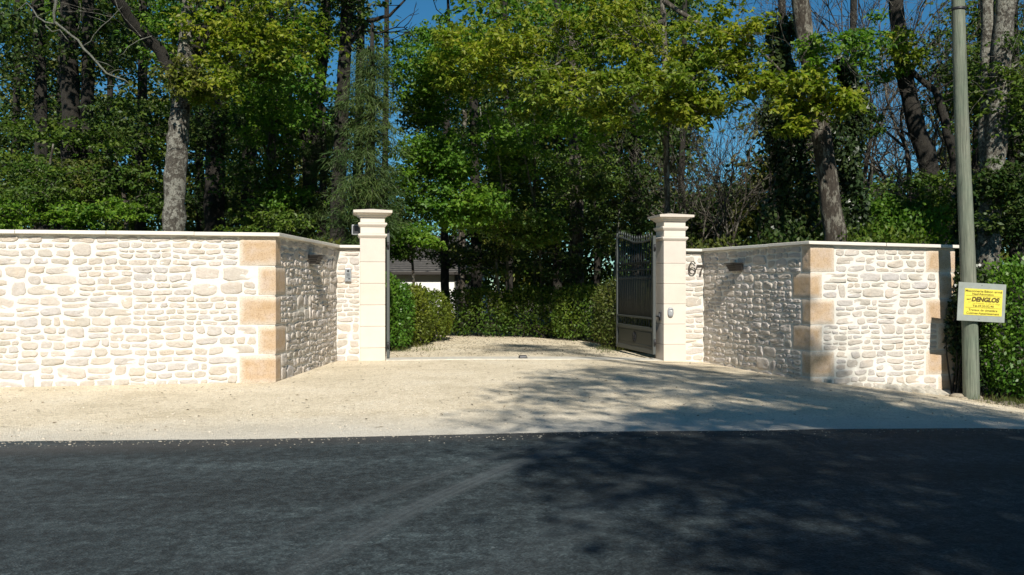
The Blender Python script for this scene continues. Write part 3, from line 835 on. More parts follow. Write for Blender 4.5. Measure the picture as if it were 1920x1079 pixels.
def text(s, cx, cz, width, height, bold=0.0, shear=0.0, m='ink', name='lettering'):
    cu = bpy.data.curves.new('t', 'FONT'); cu.body = s; cu.size = 1; cu.align_x = 'CENTER'; cu.offset = bold; cu.shear = shear; cu.extrude = 0
    ob = bpy.data.objects.new('t', cu); C.objects.link(ob)
    me = bpy.data.meshes.new_from_object(ob.evaluated_get(bpy.context.evaluated_depsgraph_get()))
    bpy.data.objects.remove(ob)
    co = np.empty(len(me.vertices) * 3); me.vertices.foreach_get('co', co); co = co.reshape(-1, 3)
    lo, hi = co.min(0), co.max(0)
    x = (co[:, 0] - (lo[0] + hi[0]) / 2) / (hi[0] - lo[0]) * width
    zc = co[:, 1] / .70 * height - height / 2
    new = [SP(.02 + cx + a, .002 + cz + b, -.0092) for a, b in zip(x, zc)]
    me.vertices.foreach_set('co', [q for p in new for q in p]); me.update()
    me.materials.append(M[m]); o = bpy.data.objects.new(name, me); C.objects.link(o)
    o.parent = so; o.matrix_parent_inverse = so.matrix_basis.inverted(); return o
text("Maçonnerie-Béton armé", 0, YH * .415, YW * .96, YH * .085, .015)
text("Neuf-Rénovation", -.01, YH * .305, YW * .56, YH * .075, .02)
text("sarl", -YW * .385, YH * .10, YW * .11, YH * .075, .02)
text("DENGLOS", YW * .055, YH * .105, YW * .74, YH * .16, .06, .2)
text("37", -YW * .36, -YH * .02, YW * .06, YH * .06, .01, 0, 'ink_pale')
text("rue Principale - à côté du village", YW * .08, -YH * .045, YW * .72, YH * .055, .01, 0, 'ink_pale')
text("Tél.49.20.52.90", .0, -YH * .145, YW * .56, YH * .075, .02)
text("Travaux de cimetière", 0, -YH * .30, YW * .76, YH * .085, .015)
text("Cuisines-Assainissement", 0, -YH * .42, YW * .86, YH * .085, .015)
mb = MB()
for z in (.235, -.215): mb.box(SP(.02, .002 + YH * z, -.0085), YW * .93, .0012, .0035, Rs)
mb.build('rule_lines', M['ink'], so)
for x in (-.005, .005):
    mb = MB(); mb.tube([SP(x * 2 - .02, .235 if x > 0 else -.235, -.006), SP(x * 2 - .02, .235 if x > 0 else -.235, .06)], .006, 6)
    mb.build('fixing', M['black'], so)

# ------------------------------------------------------------------ foliage machinery
def unit(a): return a / np.maximum(np.linalg.norm(a, axis=1, keepdims=True), 1e-9)
def leaf_arrays(pos, dirs, nrm, L, Wd):
    side = unit(np.cross(dirs, nrm)); L = L[:, None]; Wd = Wd[:, None]
    up = unit(np.cross(side, dirs))
    a = pos; b = pos + dirs * L * .45 + side * Wd * .5 + up * Wd * .12; c = pos + dirs * L; d = pos + dirs * L * .45 - side * Wd * .5 + up * Wd * .12
    return np.stack([a, b, c, d], 1)
def clump_leaves(rng, centers, radii, per, L, Wd, droop=.35, shell=.5, flat=.45, whorl=1):
    """centers (n,3), radii (n,) horizontally; flat = vertical squash"""
    n = len(centers); tot = n * per
    c = np.repeat(centers, per, 0); r = np.repeat(radii, per)
    q = unit(rng.normal(size=(tot, 3))); rad = rng.random(tot) ** shell
    # irregular clump outline
    ph = np.repeat(rng.random(n) * 6.28, per); az = np.arctan2(q[:, 1], q[:, 0])
    rad = rad * (1 + .35 * np.sin(az * 3 + ph) * np.abs(q[:, 0:2]).sum(1) * .7)
    off = q * (rad * r)[:, None]; off[:, 2] *= flat
    # slope downwards at rims like real sprays
    off[:, 2] -= .18 * (off[:, 0] ** 2 + off[:, 1] ** 2) / np.maximum(r, .05)
    if whorl > 1:
        m_ = (tot // whorl) * whorl; gi = (np.arange(tot) // whorl) * whorl; gi = np.minimum(gi, tot - 1); off = off[gi] + rng.normal(size=(tot, 3)) * .012
    pos = c + off
    d = unit(off * np.array([1, 1, .3]) + rng.normal(size=(tot, 3)) * .45 * np.mean(radii) + np.array([0, 0, -droop]) * np.mean(radii))
    if whorl > 1: d = unit(rng.normal(size=(tot, 3)) * np.array([.75, .75, .35]) + np.array([0, -.1, -.45]))
    nm = unit(rng.normal(size=(tot, 3)) * .75 + np.array([0, -.35, .85]))
    Ls = L * .9 * rng.uniform(.55, 1.3, tot); Ws = Wd * rng.uniform(.7, 1.2, tot)
    return leaf_arrays(pos, d, nm, Ls, Ws)
def leaves_obj(name, quads, material, parent=None):
    if isinstance(quads, list): 
        mats = material if isinstance(material, list) else [material] * len(quads)
        ids = np.concatenate([np.full(len(q), i) for i, q in enumerate(quads)]); quads = np.concatenate(quads)
    else: mats = [material]; ids = np.zeros(len(quads), int)
    n = len(quads); me = bpy.data.meshes.new(name)
    me.vertices.add(n * 4); me.loops.add(n * 4); me.polygons.add(n)
    me.vertices.foreach_set('co', quads.reshape(-1).astype(np.float32))
    me.loops.foreach_set('vertex_index', np.arange(n * 4, dtype=np.int32))
    me.polygons.foreach_set('loop_start', np.arange(0, n * 4, 4, dtype=np.int32))
    me.polygons.foreach_set('loop_total', np.full(n, 4, dtype=np.int32))
    seen = []; mp = []
    for m_ in mats:
        if m_ not in seen: seen.append(m_)
        mp.append(seen.index(m_))
    for m_ in seen: me.materials.append(m_)
    me.polygons.foreach_set('material_index', np.array(mp, dtype=np.int32)[ids])
    me.update(calc_edges=True); me.validate()
    o = bpy.data.objects.new(name, me); C.objects.link(o)
    if parent is not None: o.parent = parent; o.matrix_parent_inverse = parent.matrix_basis.inverted()
    return o
def pvec(t): return P(*t)
def curvy(a, b, rnd, n=5, amp=.12, sag=0.0):
    a, b = Vector(a), Vector(b); L = (b - a).length; out = []
    o1 = Vector([rnd.uniform(-1, 1) for _ in range(3)]) * amp * L; o2 = Vector([rnd.uniform(-1, 1) for _ in range(3)]) * amp * L * .5
    for k in range(n + 1):
        t = k / n; out.append(a.lerp(b, t) + o1 * math.sin(math.pi * t) + o2 * math.sin(2 * math.pi * t) + Vector((0, 0, sag * L * math.sin(math.pi * t))))
    return out
def branching(mb, p, d, L, r, depth, rnd, spread=.6, up=.1, k=5, minr=.004):
    """recursive bare branches"""
    n = 3; pts = [p]; dd = d.normalized()
    for i in range(n):
        dd = (dd + Vector([rnd.uniform(-.22, .22) for _ in range(3)]) + Vector((0, 0, up * .3))).normalized(); pts.append(pts[-1] + dd * L / n)
    mb.tube(pts, [r, r * .87, r * .74, r * .6], k if depth > 1 else 4, cap=False)
    if depth <= 0: return
    for i in range(rnd.choice((2, 3))):
        ax_ = Vector([rnd.uniform(-1, 1) for _ in range(3)]); nd = (dd + ax_ * spread).normalized()
        branching(mb, pts[-1] if i < 2 else pts[2], nd, L * rnd.uniform(.6, .85), max(minr, r * .6), depth - 1, rnd, spread, up, k, minr)
TREES = []
def tree(name, label, cat, trunk, crowns, bark, Y, seed, group=None, limbs=.5, upper=None, extra=None, k=12, dead=0, twigs=True, limb_bark=None):
    """trunk: list of polylines [(px,py,Y,radius_m),...]; first starts at the ground.
       crowns: (px,py,Y, rpx,rpy,rY, n, clump_r, per, L, W, mat[,flat])"""
    rnd = random.Random(seed); rng = np.random.default_rng(seed)
    main = [(P(a[0], a[1], a[2]), a[3]) for a in trunk[0]]
    base = main[0][0].copy(); gz = g(base.x, base.y); 
    dirn = (main[1][0] - main[0][0]); 
    basep = main[0][0] - dirn.normalized() * 0; basep.z = gz
    basep.x = main[0][0].x - dirn.x / max(.3, dirn.z) * (main[0][0].z - gz) * .6
    o = empty(name, basep, label, cat, group)
    mb = MB()
    r0 = main[0][1]
    pts = [basep - Vector((0, 0, .2)), basep + Vector((0, 0, .12)), basep.lerp(main[0][0], .4)] + [m_[0] for m_ in main]
    rad = [r0 * 1.7, r0 * 1.35, r0 * 1.1] + [m_[1] for m_ in main]
    # smooth subdivide
    P2, R2_ = [], []
    for i in range(len(pts) - 1):
        for q in range(4):
            t = q / 4; P2.append(pts[i].lerp(pts[i + 1], t) + Vector((rnd.uniform(-1, 1), rnd.uniform(-1, 1), 0)) * rad[i] * .09); R2_.append((rad[i] + (rad[i + 1] - rad[i]) * t) * rnd.uniform(.93, 1.08))
    P2.append(pts[-1]); R2_.append(rad[-1])
    mb.tube(P2, R2_, k, rough=.07)
    skel = list(zip(P2, R2_))[4:]
    for ln in trunk[1:]:
        lp = [P(a[0], a[1], a[2]) for a in ln]; lr = [a[3] for a in ln]
        q2, r2 = [], []
        for i in range(len(lp) - 1):
            for q in range(3):
                t = q / 3; q2.append(lp[i].lerp(lp[i + 1], t) + Vector((rnd.uniform(-1, 1), rnd.uniform(-1, 1), rnd.uniform(-1, 1))) * lr[i] * .25); r2.append(lr[i] + (lr[i + 1] - lr[i]) * t)
        q2.append(lp[-1]); r2.append(lr[-1]); lm = MB(); lm.tube(q2, r2, 8, rough=.08); lm.build('limb', M[limb_bark or bark], o); skel += list(zip(q2, r2))
    quads, mats = [], []
    for cr in crowns:
        px, py, Yc, rx, ry, rY, n, cl, per, L, Wd, mt = cr[:12]; n = int(n * 1.9); per = int(per * 1.45); flat = cr[12] if len(cr) > 12 else .5
        c = P(px, py, Yc); sc = Yc / F
        e = rng.normal(size=(n, 3)); e = unit(e) * (rng.random((n, 1)) ** .45)
        cen = np.array(c)[None] + e * np.array([rx * sc, rY, ry * sc])[None]
        cen = cen[cen[:, 2] > gz + .25]
        if len(cen) == 0: continue
        radii = cl * rng.uniform(.6, 1.35, len(cen))
        quads.append(clump_leaves(rng, cen, radii, per, L, Wd, flat=flat, whorl=5 if mt == 'lf_yel' else 3)); mats.append(M[mt])
        if limbs:
            idx = [i for i in range(len(cen)) if rnd.random() < limbs]
            sub = [(Vector(p), r) for p, r in skel]
            for i in idx:
                t = Vector(cen[i])
                best = min(skel, key=lambda s: (s[0] - t).length + max(0, s[0].z - t.z + .2) * 1.5)
                if (best[0] - t).length > 7: continue
                ra = min(best[1] * .5, .012 + .012 * (best[0] - t).length)
                cp = curvy(best[0], t, rnd, 5, .09, .05)
                mb.tube(cp, [ra, ra * .85, ra * .7, ra * .55, ra * .42, ra * .3], 5, cap=False)
                if len(skel) < 260: skel += [(cp[3], ra * .6), (cp[4], ra * .5)]
                if twigs:
                    for _ in range(3):
                        e2 = t + Vector([rnd.uniform(-1, 1) * radii[i], rnd.uniform(-1, 1) * radii[i], rnd.uniform(-.5, .4) * radii[i]])
                        mb.tube(curvy(cp[4], e2, rnd, 3, .1), [ra * .35, ra * .3, ra * .2, .003], 4, cap=False)
    if upper:      # canopy above the frame: (px, Y, z, rx, rY, rz, n, clump, per, L, W, mat)
        ux, uY, uz, rx, rY, rz_, n, cl, per, L, Wd, mt = upper; n = int(n * (1.0 if ux < 700 else .5))
        c = np.array([(ux - 960) / F * uY, uY, uz]); e = unit(rng.normal(size=(n, 3))) * (rng.random((n, 1)) ** .4)
        cen = c[None] + e * np.array([rx, rY, rz_])[None]
        quads.append(clump_leaves(rng, cen, cl * rng.uniform(.7, 1.3, n), per, L, Wd)); mats.append(M[mt])
        top = skel[-1] if len(trunk) == 1 else (P2[-1], R2_[-1])
        tp, tr = P2[-1], R2_[-1]
        if uz > tp.z:
            upz = Vector((c[0], c[1], uz + rz_ * .3))
            mb.tube(curvy(tp, upz, rnd, 6, .04), [tr, tr * .85, tr * .7, tr * .55, tr * .4, tr * .25, tr * .15], 8, cap=False)
            for i in range(0, n, 3):
                t = Vector(cen[i]); s = tp.lerp(upz, max(0, min(.9, (t.z - tp.z) / max(.1, upz.z - tp.z) - .25)))
                mb.tube(curvy(s, t, rnd, 4, .1), [tr * .3, tr * .24, tr * .18, tr * .12, .01], 5, cap=False)
    for _ in range(dead):
        s = rnd.choice(skel[len(skel) // 3:]); branching(mb, s[0], Vector((rnd.uniform(-1, 1), rnd.uniform(-1, .6), rnd.uniform(-.2, .8))), rnd.uniform(.7, 1.3), min(.03, s[1] * .4), 3, rnd, .7, .05)
    if extra: extra(mb, rnd)
    mb.build('trunk', M[bark], o)
    if quads: leaves_obj('crown', quads, mats, o)
    TREES.append(o); return o

# ------------------------------------------------------------------ house behind the trees
def house():
    Y = 44.0; s = Y / F
    x0, x1 = (640 - 960) * s, (905 - 960) * s; ze = EYE + (539.5 - 512) * s + .02; zr = ze + 1.9; D = 8.0
    o = empty('bungalow', ((x0 + x1) / 2, Y, 0), 'low white bungalow with brown roof half hidden behind the left hedge', 'house')
    mb = MB(); mb.box(((x0 + x1) / 2, Y + D / 2, (ze - .3) / 2), x1 - x0, D, ze + .3); mb.build('wall', simple("white_render", (.72, .72, .70), .9, 0, .06, 3), o)
    mb = MB(); e = .35
    A = [Vector(p) for p in ((x0 - e, Y - e, ze - .12), (x1 + e, Y - e, ze - .12), (x1 + e, Y + D + e, ze - .12), (x0 - e, Y + D + e, ze - .12))]
    B = [Vector(p) for p in ((x0 + 1.2, Y + D / 2, zr), (x1 - 1.2, Y + D / 2, zr))]
    up = Vector((0, 0, .14))
    vs = A + [a + up for a in A] + [B[0] + up, B[1] + up]
    mb.add(vs, [(3, 2, 1, 0), (0, 1, 5, 4), (1, 2, 6, 5), (2, 3, 7, 6), (3, 0, 4, 7), (4, 5, 9, 8), (5, 6, 9), (6, 7, 8, 9), (7, 4, 8)])
    m, n, b = mat("brown_roof_tiles"); co = coords(n)
    wv = N(n, "ShaderNodeTexWave", wave_type='BANDS', bands_direction='Z'); wv.inputs["Scale"].default_value = 3.2; wv.inputs["Distortion"].default_value = .6; n.links.new(co, wv.inputs["Vector"])
    n.links.new(ramp(n, noise(n, 6, 5, .7, co), [(.3, (.035, .032, .028)), (.7, (.08, .074, .066))]), b.inputs["Base Color"]); bump(n, b, wv.outputs[1], .05)
    rf = mb.build('roof', m, o)
    mb = MB(); mb.box(((x0 + x1) / 2, Y - e - .05, ze - .05), x1 - x0 + 2 * e, .11, .12); mb.build('gutter', M['lamp'], rf)
    for px_, wd in ((700, 1.1), (872, .95)):
        cx = (px_ - 960) * s
        fr = MB(); fr.box((cx, Y - .02, 1.05), wd + .1, .06, 2.0 if px_ == 872 else 1.1); f_ = fr.build('door' if px_ == 872 else 'window', M['bark_dead'], o)
        fr = MB(); fr.box((cx, Y - .055, 1.05), wd, .02, 1.9 if px_ == 872 else 1.0); fr.build('pane', M['black'], f_)
    return o
house()

# ------------------------------------------------------------------ trees that can be told apart
Yl = 'lf_yel'; Gr = 'lf_grn'; Md = 'lf_mid'; Dk = 'lf_drk'; Ol = 'lf_olive'
BG = 'trees of the wood behind the wall'
# 1 pale lichen trunk left
tree('oak_tree', 'big oak with pale lichen-mottled trunk rising behind the left wall', 'tree',
     [[(322, 470, 17, .23), (325, 432, 17, .215), (329, 330, 17, .20), (334, 260, 17, .205), (338, 205, 17, .18)],
      [(338, 210, 17, .15), (335, 170, 17, .13), (300, 95, 16.8, .12), (250, 45, 16.4, .11), (218, 0, 16, .10), (190, -90, 15.6, .08)],
      [(338, 210, 17, .16), (352, 150, 17, .15), (372, 90, 17.2, .13), (405, 20, 17.4, .11), (440, -90, 17.6, .09)]],
     [(470, 60, 17.2, 150, 85, 1.3, 46, .42, 62, .115, .055, Yl), (400, 150, 16.6, 70, 40, .6, 12, .36, 50, .115, .055, Yl),
      (345, 140, 16.3, 50, 40, .4, 9, .34, 50, .11, .05, Ol), (330, 60, 17.4, 90, 70, 1.0, 16, .40, 50, .115, .055, Gr), (560, 130, 17.8, 60, 110, 1.0, 22, .40, 50, .11, .05, Gr)],
     'bark_lichen', 17, 1, BG, .6, (400, 17.5, 9.2, 4.2, 2.6, 2.6, 60, .9, 60, .22, .12, Gr), dead=3, limb_bark='bark_dark')  # limbs take darker bark than the trunk: shade from the leaves put into their colour
# 2 dark trunks at far left
tree('dark_tree', 'thin dark trunk, leftmost tree behind the left wall', 'tree', [[(78, 470, 23, .17), (77, 300, 23, .16), (76, 150, 23, .15), (70, -40, 23, .13)]],
     [(40, 330, 22, 110, 55, 1.2, 22, .5, 60, .12, .06, Md, .3), (60, 120, 23, 100, 70, 1.5, 16, .5, 45, .12, .06, Dk)],
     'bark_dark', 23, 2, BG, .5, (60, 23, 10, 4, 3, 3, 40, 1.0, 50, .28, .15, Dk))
tree('dark_tree', 'thick dark double trunk between the leftmost tree and the pale oak', 'tree',
     [[(138, 470, 20, .25), (137, 400, 20, .24), (133, 280, 20, .22), (130, 150, 20, .20), (128, -40, 20, .17)],
      [(150, 430, 20.1, .16), (160, 300, 20.1, .15), (164, 160, 20, .14), (168, -40, 20, .11)]],
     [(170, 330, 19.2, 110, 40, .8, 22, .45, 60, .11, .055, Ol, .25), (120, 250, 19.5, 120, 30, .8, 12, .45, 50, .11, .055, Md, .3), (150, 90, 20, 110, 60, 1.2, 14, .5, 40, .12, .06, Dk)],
     'bark_dark', 20, 3, BG, .6, (140, 20, 9.5, 3.5, 3, 2.5, 34, 1.0, 50, .26, .14, Dk), dead=3)
tree('sapling', 'low spreading sapling with layered leaf sprays over the left wall coping', 'tree', [[(60, 470, 18, .05), (70, 400, 18, .04), (90, 330, 18, .03), (100, 270, 18, .015)]],
     [(60, 360, 18, 130, 60, .8, 34, .34, 60, .095, .05, Md, .22), (180, 400, 17.8, 110, 35, .7, 22, .32, 60, .09, .05, Gr, .22), (0, 400, 17.6, 80, 35, .6, 12, .34, 60, .095, .05, Gr, .25)],
     'bark', 18, 4, BG, .8)
tree('sapling', 'leafy sapling just left of the pale oak trunk', 'tree', [[(240, 470, 18.6, .05), (235, 380, 18.6, .04), (215, 280, 18.6, .02)]],
     [(230, 330, 18.6, 75, 85, .8, 26, .36, 50, .095, .05, Md, .25), (235, 230, 19, 70, 50, .8, 12, .36, 50, .095, .05, Dk, .25)],
     'bark', 18.6, 5, BG, .8)
# 3 dark trunk between pale oak and pine
tree('dark_tree', 'dark straight trunk just right of the pale oak, blue sky beside it', 'tree', [[(402, 470, 22, .27), (402, 380, 22, .25), (405, 260, 22, .2), (420, 160, 22, .16), (436, 60, 22, .13), (450, -60, 22, .10)]],
     [(400, 240, 21.4, 60, 55, .8, 14, .5, 50, .11, .055, Dk), (470, 200, 22, 60, 70, .8, 18, .45, 55, .11, .05, Gr), (400, 370, 22.4, 60, 40, .6, 10, .4, 50, .11, .05, Dk)],
     'bark_dark', 22, 6, BG, .6, (450, 22, 11.5, 3.5, 3, 3, 34, 1.0, 50, .28, .15, Md))
tree('beech_tree', 'fresh green beech with fine pale twigs between the dark trunk and the leaning trunk', 'tree', [[(505, 470, 20.5, .12), (508, 330, 20.5, .11), (515, 180, 20.5, .09), (510, 20, 20.5, .06)]],
     [(520, 200, 20, 85, 100, 1.0, 34, .42, 60, .105, .05, Gr, .35), (480, 330, 20.3, 75, 70, .9, 22, .42, 55, .10, .05, Md, .35), (540, 380, 20, 60, 50, .8, 18, .38, 55, .10, .05, Gr, .3), (500, 420, 19, 90, 25, .6, 14, .34, 55, .10, .05, Md, .35)],
     'bark', 20.5, 7, BG, .7, None, dead=4)
tree('leaning_tree', 'leaning brown trunk left of the soft dark pine', 'tree', [[(572, 470, 21, .20), (577, 380, 21, .18), (588, 250, 21, .16), (603, 120, 21, .14), (615, -30, 21, .12)],
      [(578, 360, 21, .07), (566, 230, 21, .05), (560, 120, 21.2, .03)]],
     [(590, 60, 21, 60, 60, 1.0, 12, .45, 55, .11, .05, Gr), (600, 260, 21.6, 45, 90, .8, 14, .42, 50, .11, .05, Md)],
     'bark_dark', 21, 8, BG, .6, (600, 21, 10.5, 3.2, 3, 2.6, 30, 1.0, 50, .28, .15, Md), dead=3)
tree('dark_tree', 'tall dark trunk directly behind the soft pine, left of the left pillar', 'tree', [[(634, 470, 19.5, .18), (636, 350, 19.5, .165), (641, 200, 19.5, .15), (648, 60, 19.5, .14), (655, -60, 19.5, .12)],
      [(646, 90, 19.5, .06), (690, 40, 19.5, .05), (730, 30, 19.4, .035), (760, 0, 19.3, .02)]],
     [(660, 30, 19.6, 60, 40, .8, 10, .4, 50, .10, .05, Dk)],
     'bark_dark', 19.5, 9, BG, .6, (640, 19.5, 10, 3.0, 2.6, 2.6, 30, .9, 50, .26, .14, Dk), dead=4)
# pine with soft needles
def pine(name, label, px, Y, seed, top, rows, base=470):
    rnd = random.Random(seed); rng = np.random.default_rng(seed)
    b = P(px, base, Y); b.z = g(b.x, b.y); o = empty(name, b, label, 'tree', BG)
    mb = MB(); tp = P(px + 8, top, Y); mb.tube([b - Vector((0, 0, .2)), b.lerp(tp, .3), b.lerp(tp, .7), tp], [.15, .12, .08, .03], 9, rough=.08)
    cen = []
    for (py, n, rx) in rows:
        for _ in range(n):
            az = rnd.uniform(0, 6.28); r = rx * Y / F * rnd.uniform(.25, 1) ; z = EYE + (539.5 - py - rnd.uniform(-36, 36)) / F * Y
            s = Vector((b.x, b.y, z + .1 + r * .05)); t = Vector((b.x + r * math.cos(az), b.y + r * math.sin(az) * .8, z - r * .18))
            cp = curvy(s, t, rnd, 4, .06, .05); mb.tube(cp, [.022, .018, .012, .008, .004], 4, cap=False)
            cen += [cp[k] for k in (2, 3, 4)]
    cen = np.array([list(c) for c in cen])
    q = clump_leaves(rng, cen, .30 * rng.uniform(.6, 1.3, len(cen)), 60, .17, .014, flat=.45, droop=.6)
    mb.build('trunk', M['bark_dark'], o); leaves_obj('crown', [q], [M['lf_pine']], o); return o
pine('pine_tree', 'soft needled pine leaning over the top of the left pillar', 690, 18.2, 21, 40, [(110, 10, 45), (160, 14, 60), (215, 16, 70), (270, 18, 75), (325, 20, 80), (375, 20, 80), (420, 18, 85)])
pine('pine_tree', 'small dark pine low behind the left return wall', 600, 20.0, 22, 200, [(270, 8, 40), (330, 12, 55), (385, 14, 70), (425, 14, 80)])
pine('pine_tree', 'bluish pine behind the pale oak, seen left of the beech', 455, 25.0, 23, 60, [(140, 8, 40), (230, 10, 55), (300, 12, 70), (360, 12, 75), (410, 12, 80)])
# central bright green
tree('maple_tree', 'fresh green maple above and right of the left pillar', 'tree', [[(836, 600, 24, .12), (833, 470, 24, .11), (835, 330, 24, .10), (838, 200, 24, .08), (842, 60, 24, .05)],
      [(834, 420, 24, .04), (790, 370, 23, .03), (760, 330, 22, .015)], [(835, 470, 24, .03), (880, 440, 23.6, .025), (920, 430, 23.2, .012)]],
     [(820, 130, 20, 100, 85, 1.2, 44, .44, 70, .115, .06, Gr, .45), (810, 300, 19.6, 85, 60, 1.0, 38, .40, 70, .11, .06, Gr, .45), (865, 385, 19.8, 110, 50, 1.0, 40, .40, 70, .11, .06, Gr, .4), (980, 420, 20.6, 90, 40, 1.0, 20, .38, 60, .11, .06, Md, .4), (960, 270, 20.2, 90, 60, .8, 24, .38, 60, .11, .055, Gr, .4),
      (790, 215, 21.6, 55, 40, .8, 12, .45, 55, .12, .06, Md, .4), (900, 470, 22.5, 90, 22, 1.0, 14, .4, 50, .11, .05, Dk, .3)],
     'bark_dark', 24, 10, BG, .55, (850, 23, 9.6, 3.2, 2.6, 2.4, 30, 1.0, 50, .26, .14, Gr), dead=2)
tree('sapling', 'bright lime green sapling peeping over the hedge beside the left pillar', 'tree', [[(775, 520, 19.5, .03), (772, 470, 19.5, .025), (768, 435, 19.5, .012)]],
     [(765, 440, 19.3, 44, 24, .5, 16, .30, 60, .085, .05, Gr, .5), (800, 452, 19.0, 26, 14, .4, 8, .2, 60, .085, .05, Gr, .4), (750, 470, 19.4, 30, 14, .4, 6, .24, 60, .085, .05, Md, .4)], 'bark', 19.5, 11, BG, .8)
# central yellow-green oak with big drooping young leaves
tree('chestnut_oak', 'large oak with yellow-green young leaves hanging over the middle of the drive', 'tree',
     [[(1251, 480, 18.6, .065), (1251, 380, 18.6, .06), (1249, 200, 18.6, .06), (1245, 60, 18.5, .06), (1240, -60, 18.4, .06)],
      [(1246, 40, 18.4, .05), (1180, 60, 18, .04), (1090, 90, 17.6, .03), (1000, 150, 17.2, .012)],
      [(1243, 0, 18.4, .05), (1330, 60, 18, .045), (1420, 90, 17.6, .03), (1500, 170, 17.2, .012)]],
     [(1210, 150, 16.8, 230, 62, .8, 34, .30, 80, .135, .056, Yl, .6), (1295, 195, 16.6, 55, 35, .4, 7, .26, 76, .135, .056, Yl, .7), (1130, 215, 17.2, 70, 30, .5, 6, .26, 70, .13, .052, Yl, .6), (860, 90, 18.6, 90, 70, .8, 16, .34, 50, .12, .06, Gr, .5), (1100, 70, 17.4, 280, 90, 1.0, 40, .34, 80, .13, .052, Yl, .6), (930, 110, 18.2, 160, 110, 1.1, 28, .36, 76, .12, .05, Yl, .6),
      (1360, 90, 16.8, 110, 90, .8, 22, .30, 80, .135, .056, Yl, .6), (1060, 230, 18.4, 190, 60, 1.0, 24, .36, 50, .12, .055, Gr, .45), (1300, 200, 17.2, 50, 26, .5, 8, .26, 44, .15, .065, Yl, .5)],
     'bark_pale', 18.6, 12, BG, .45, (1150, 18.5, 8.8, 5.2, 2.6, 2.0, 34, .8, 55, .24, .13, Yl), k=9, dead=2)
tree('sapling_clump', 'cluster of thin pale stems in the shade behind the middle of the drive', 'tree',
     [[(1085, 640, 23, .20), (1082, 520, 23, .19), (1080, 400, 23, .18), (1078, 250, 23, .15), (1075, 60, 23, .12)],
      [(1003, 590, 23.6, .03), (1002, 400, 22, .035), (1003, 250, 20.4, .03), (1004, 80, 19.5, .022)], [(955, 580, 23.8, .03), (948, 420, 21.4, .028), (936, 300, 19.8, .022), (905, 190, 19.2, .014)],
      [(1018, 590, 23.4, .03), (1010, 420, 21.6, .028), (985, 300, 20.4, .024), (955, 200, 19.8, .017)],
      [(940, 610, 22, .035), (928, 450, 22, .03), (915, 330, 22, .025), (900, 200, 22, .015)],
      [(1150, 560, 22, .035), (1160, 400, 22, .03), (1200, 300, 22, .02)]],
     [(1040, 330, 21.5, 150, 60, 1.2, 34, .42, 45, .11, .055, Md, .35), (1060, 430, 21.8, 170, 60, 1.2, 38, .42, 45, .11, .055, Dk, .35), (960, 330, 21.2, 80, 60, 1.0, 20, .4, 45, .11, .055, Md, .35),
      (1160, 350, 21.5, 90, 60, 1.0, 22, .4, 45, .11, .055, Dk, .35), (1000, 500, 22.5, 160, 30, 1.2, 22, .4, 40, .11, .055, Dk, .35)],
     'bark', 23, 13, BG, .5, None, dead=6, limb_bark='bark_dead')
tree('dark_tree', 'dark trunk by the white bungalow wall', 'tree', [[(893, 600, 26, .18), (893, 480, 26, .16), (890, 330, 26, .14), (888, 150, 26, .12)]],
     [(900, 420, 25.5, 60, 40, 1, 12, .45, 45, .13, .06, Dk), (880, 250, 26, 90, 70, 1.2, 20, .5, 45, .13, .06, Dk), (830, 462, 30, 70, 26, .8, 12, .5, 50, .13, .06, Md), (760, 462, 31, 40, 16, .8, 4, .5, 50, .13, .06, Ol)], 'bark_dark', 26, 14, BG, .5)
tree('dark_tree', 'grey stub-like trunk left of the dark trunk by the bungalow', 'tree', [[(866, 600, 27, .12), (865, 480, 27, .11), (868, 330, 27, .09), (872, 200, 27, .06)]],
     [(850, 300, 27, 60, 60, 1, 12, .5, 45, .13, .06, Md)], 'bark', 27, 15, BG, .5)
# right side
tree('leaning_tree', 'big ivy-clad trunk leaning left behind the splayed wall right of the gate', 'tree',
     [[(1572, 490, 17.5, .24), (1566, 440, 17.5, .215), (1552, 340, 17.5, .195), (1538, 230, 17.5, .19), (1522, 130, 17.5, .185), (1507, 50, 17.5, .175), (1494, -60, 17.5, .16)],
      [(1508, 40, 17.5, .07), (1530, 90, 17.2, .04), (1528, 200, 16.9, .015)]],
     [(1525, 110, 16.4, 45, 60, .4, 8, .28, 40, .13, .06, Gr, .5), (1490, 160, 16.4, 60, 70, .5, 12, .28, 40, .15, .065, Yl, .5), (1570, 190, 16.4, 60, 30, .4, 10, .26, 44, .15, .065, Yl, .5), (1500, 225, 16.4, 40, 30, .4, 5, .24, 40, .15, .065, Yl, .5), (1620, 80, 17, 60, 60, .6, 7, .28, 38, .14, .06, Gr, .5)],
     'bark', 17.5, 16, BG, .8, (1490, 17.5, 9.6, 3.6, 2.6, 2.4, 38, .9, 50, .26, .13, Yl), dead=6)
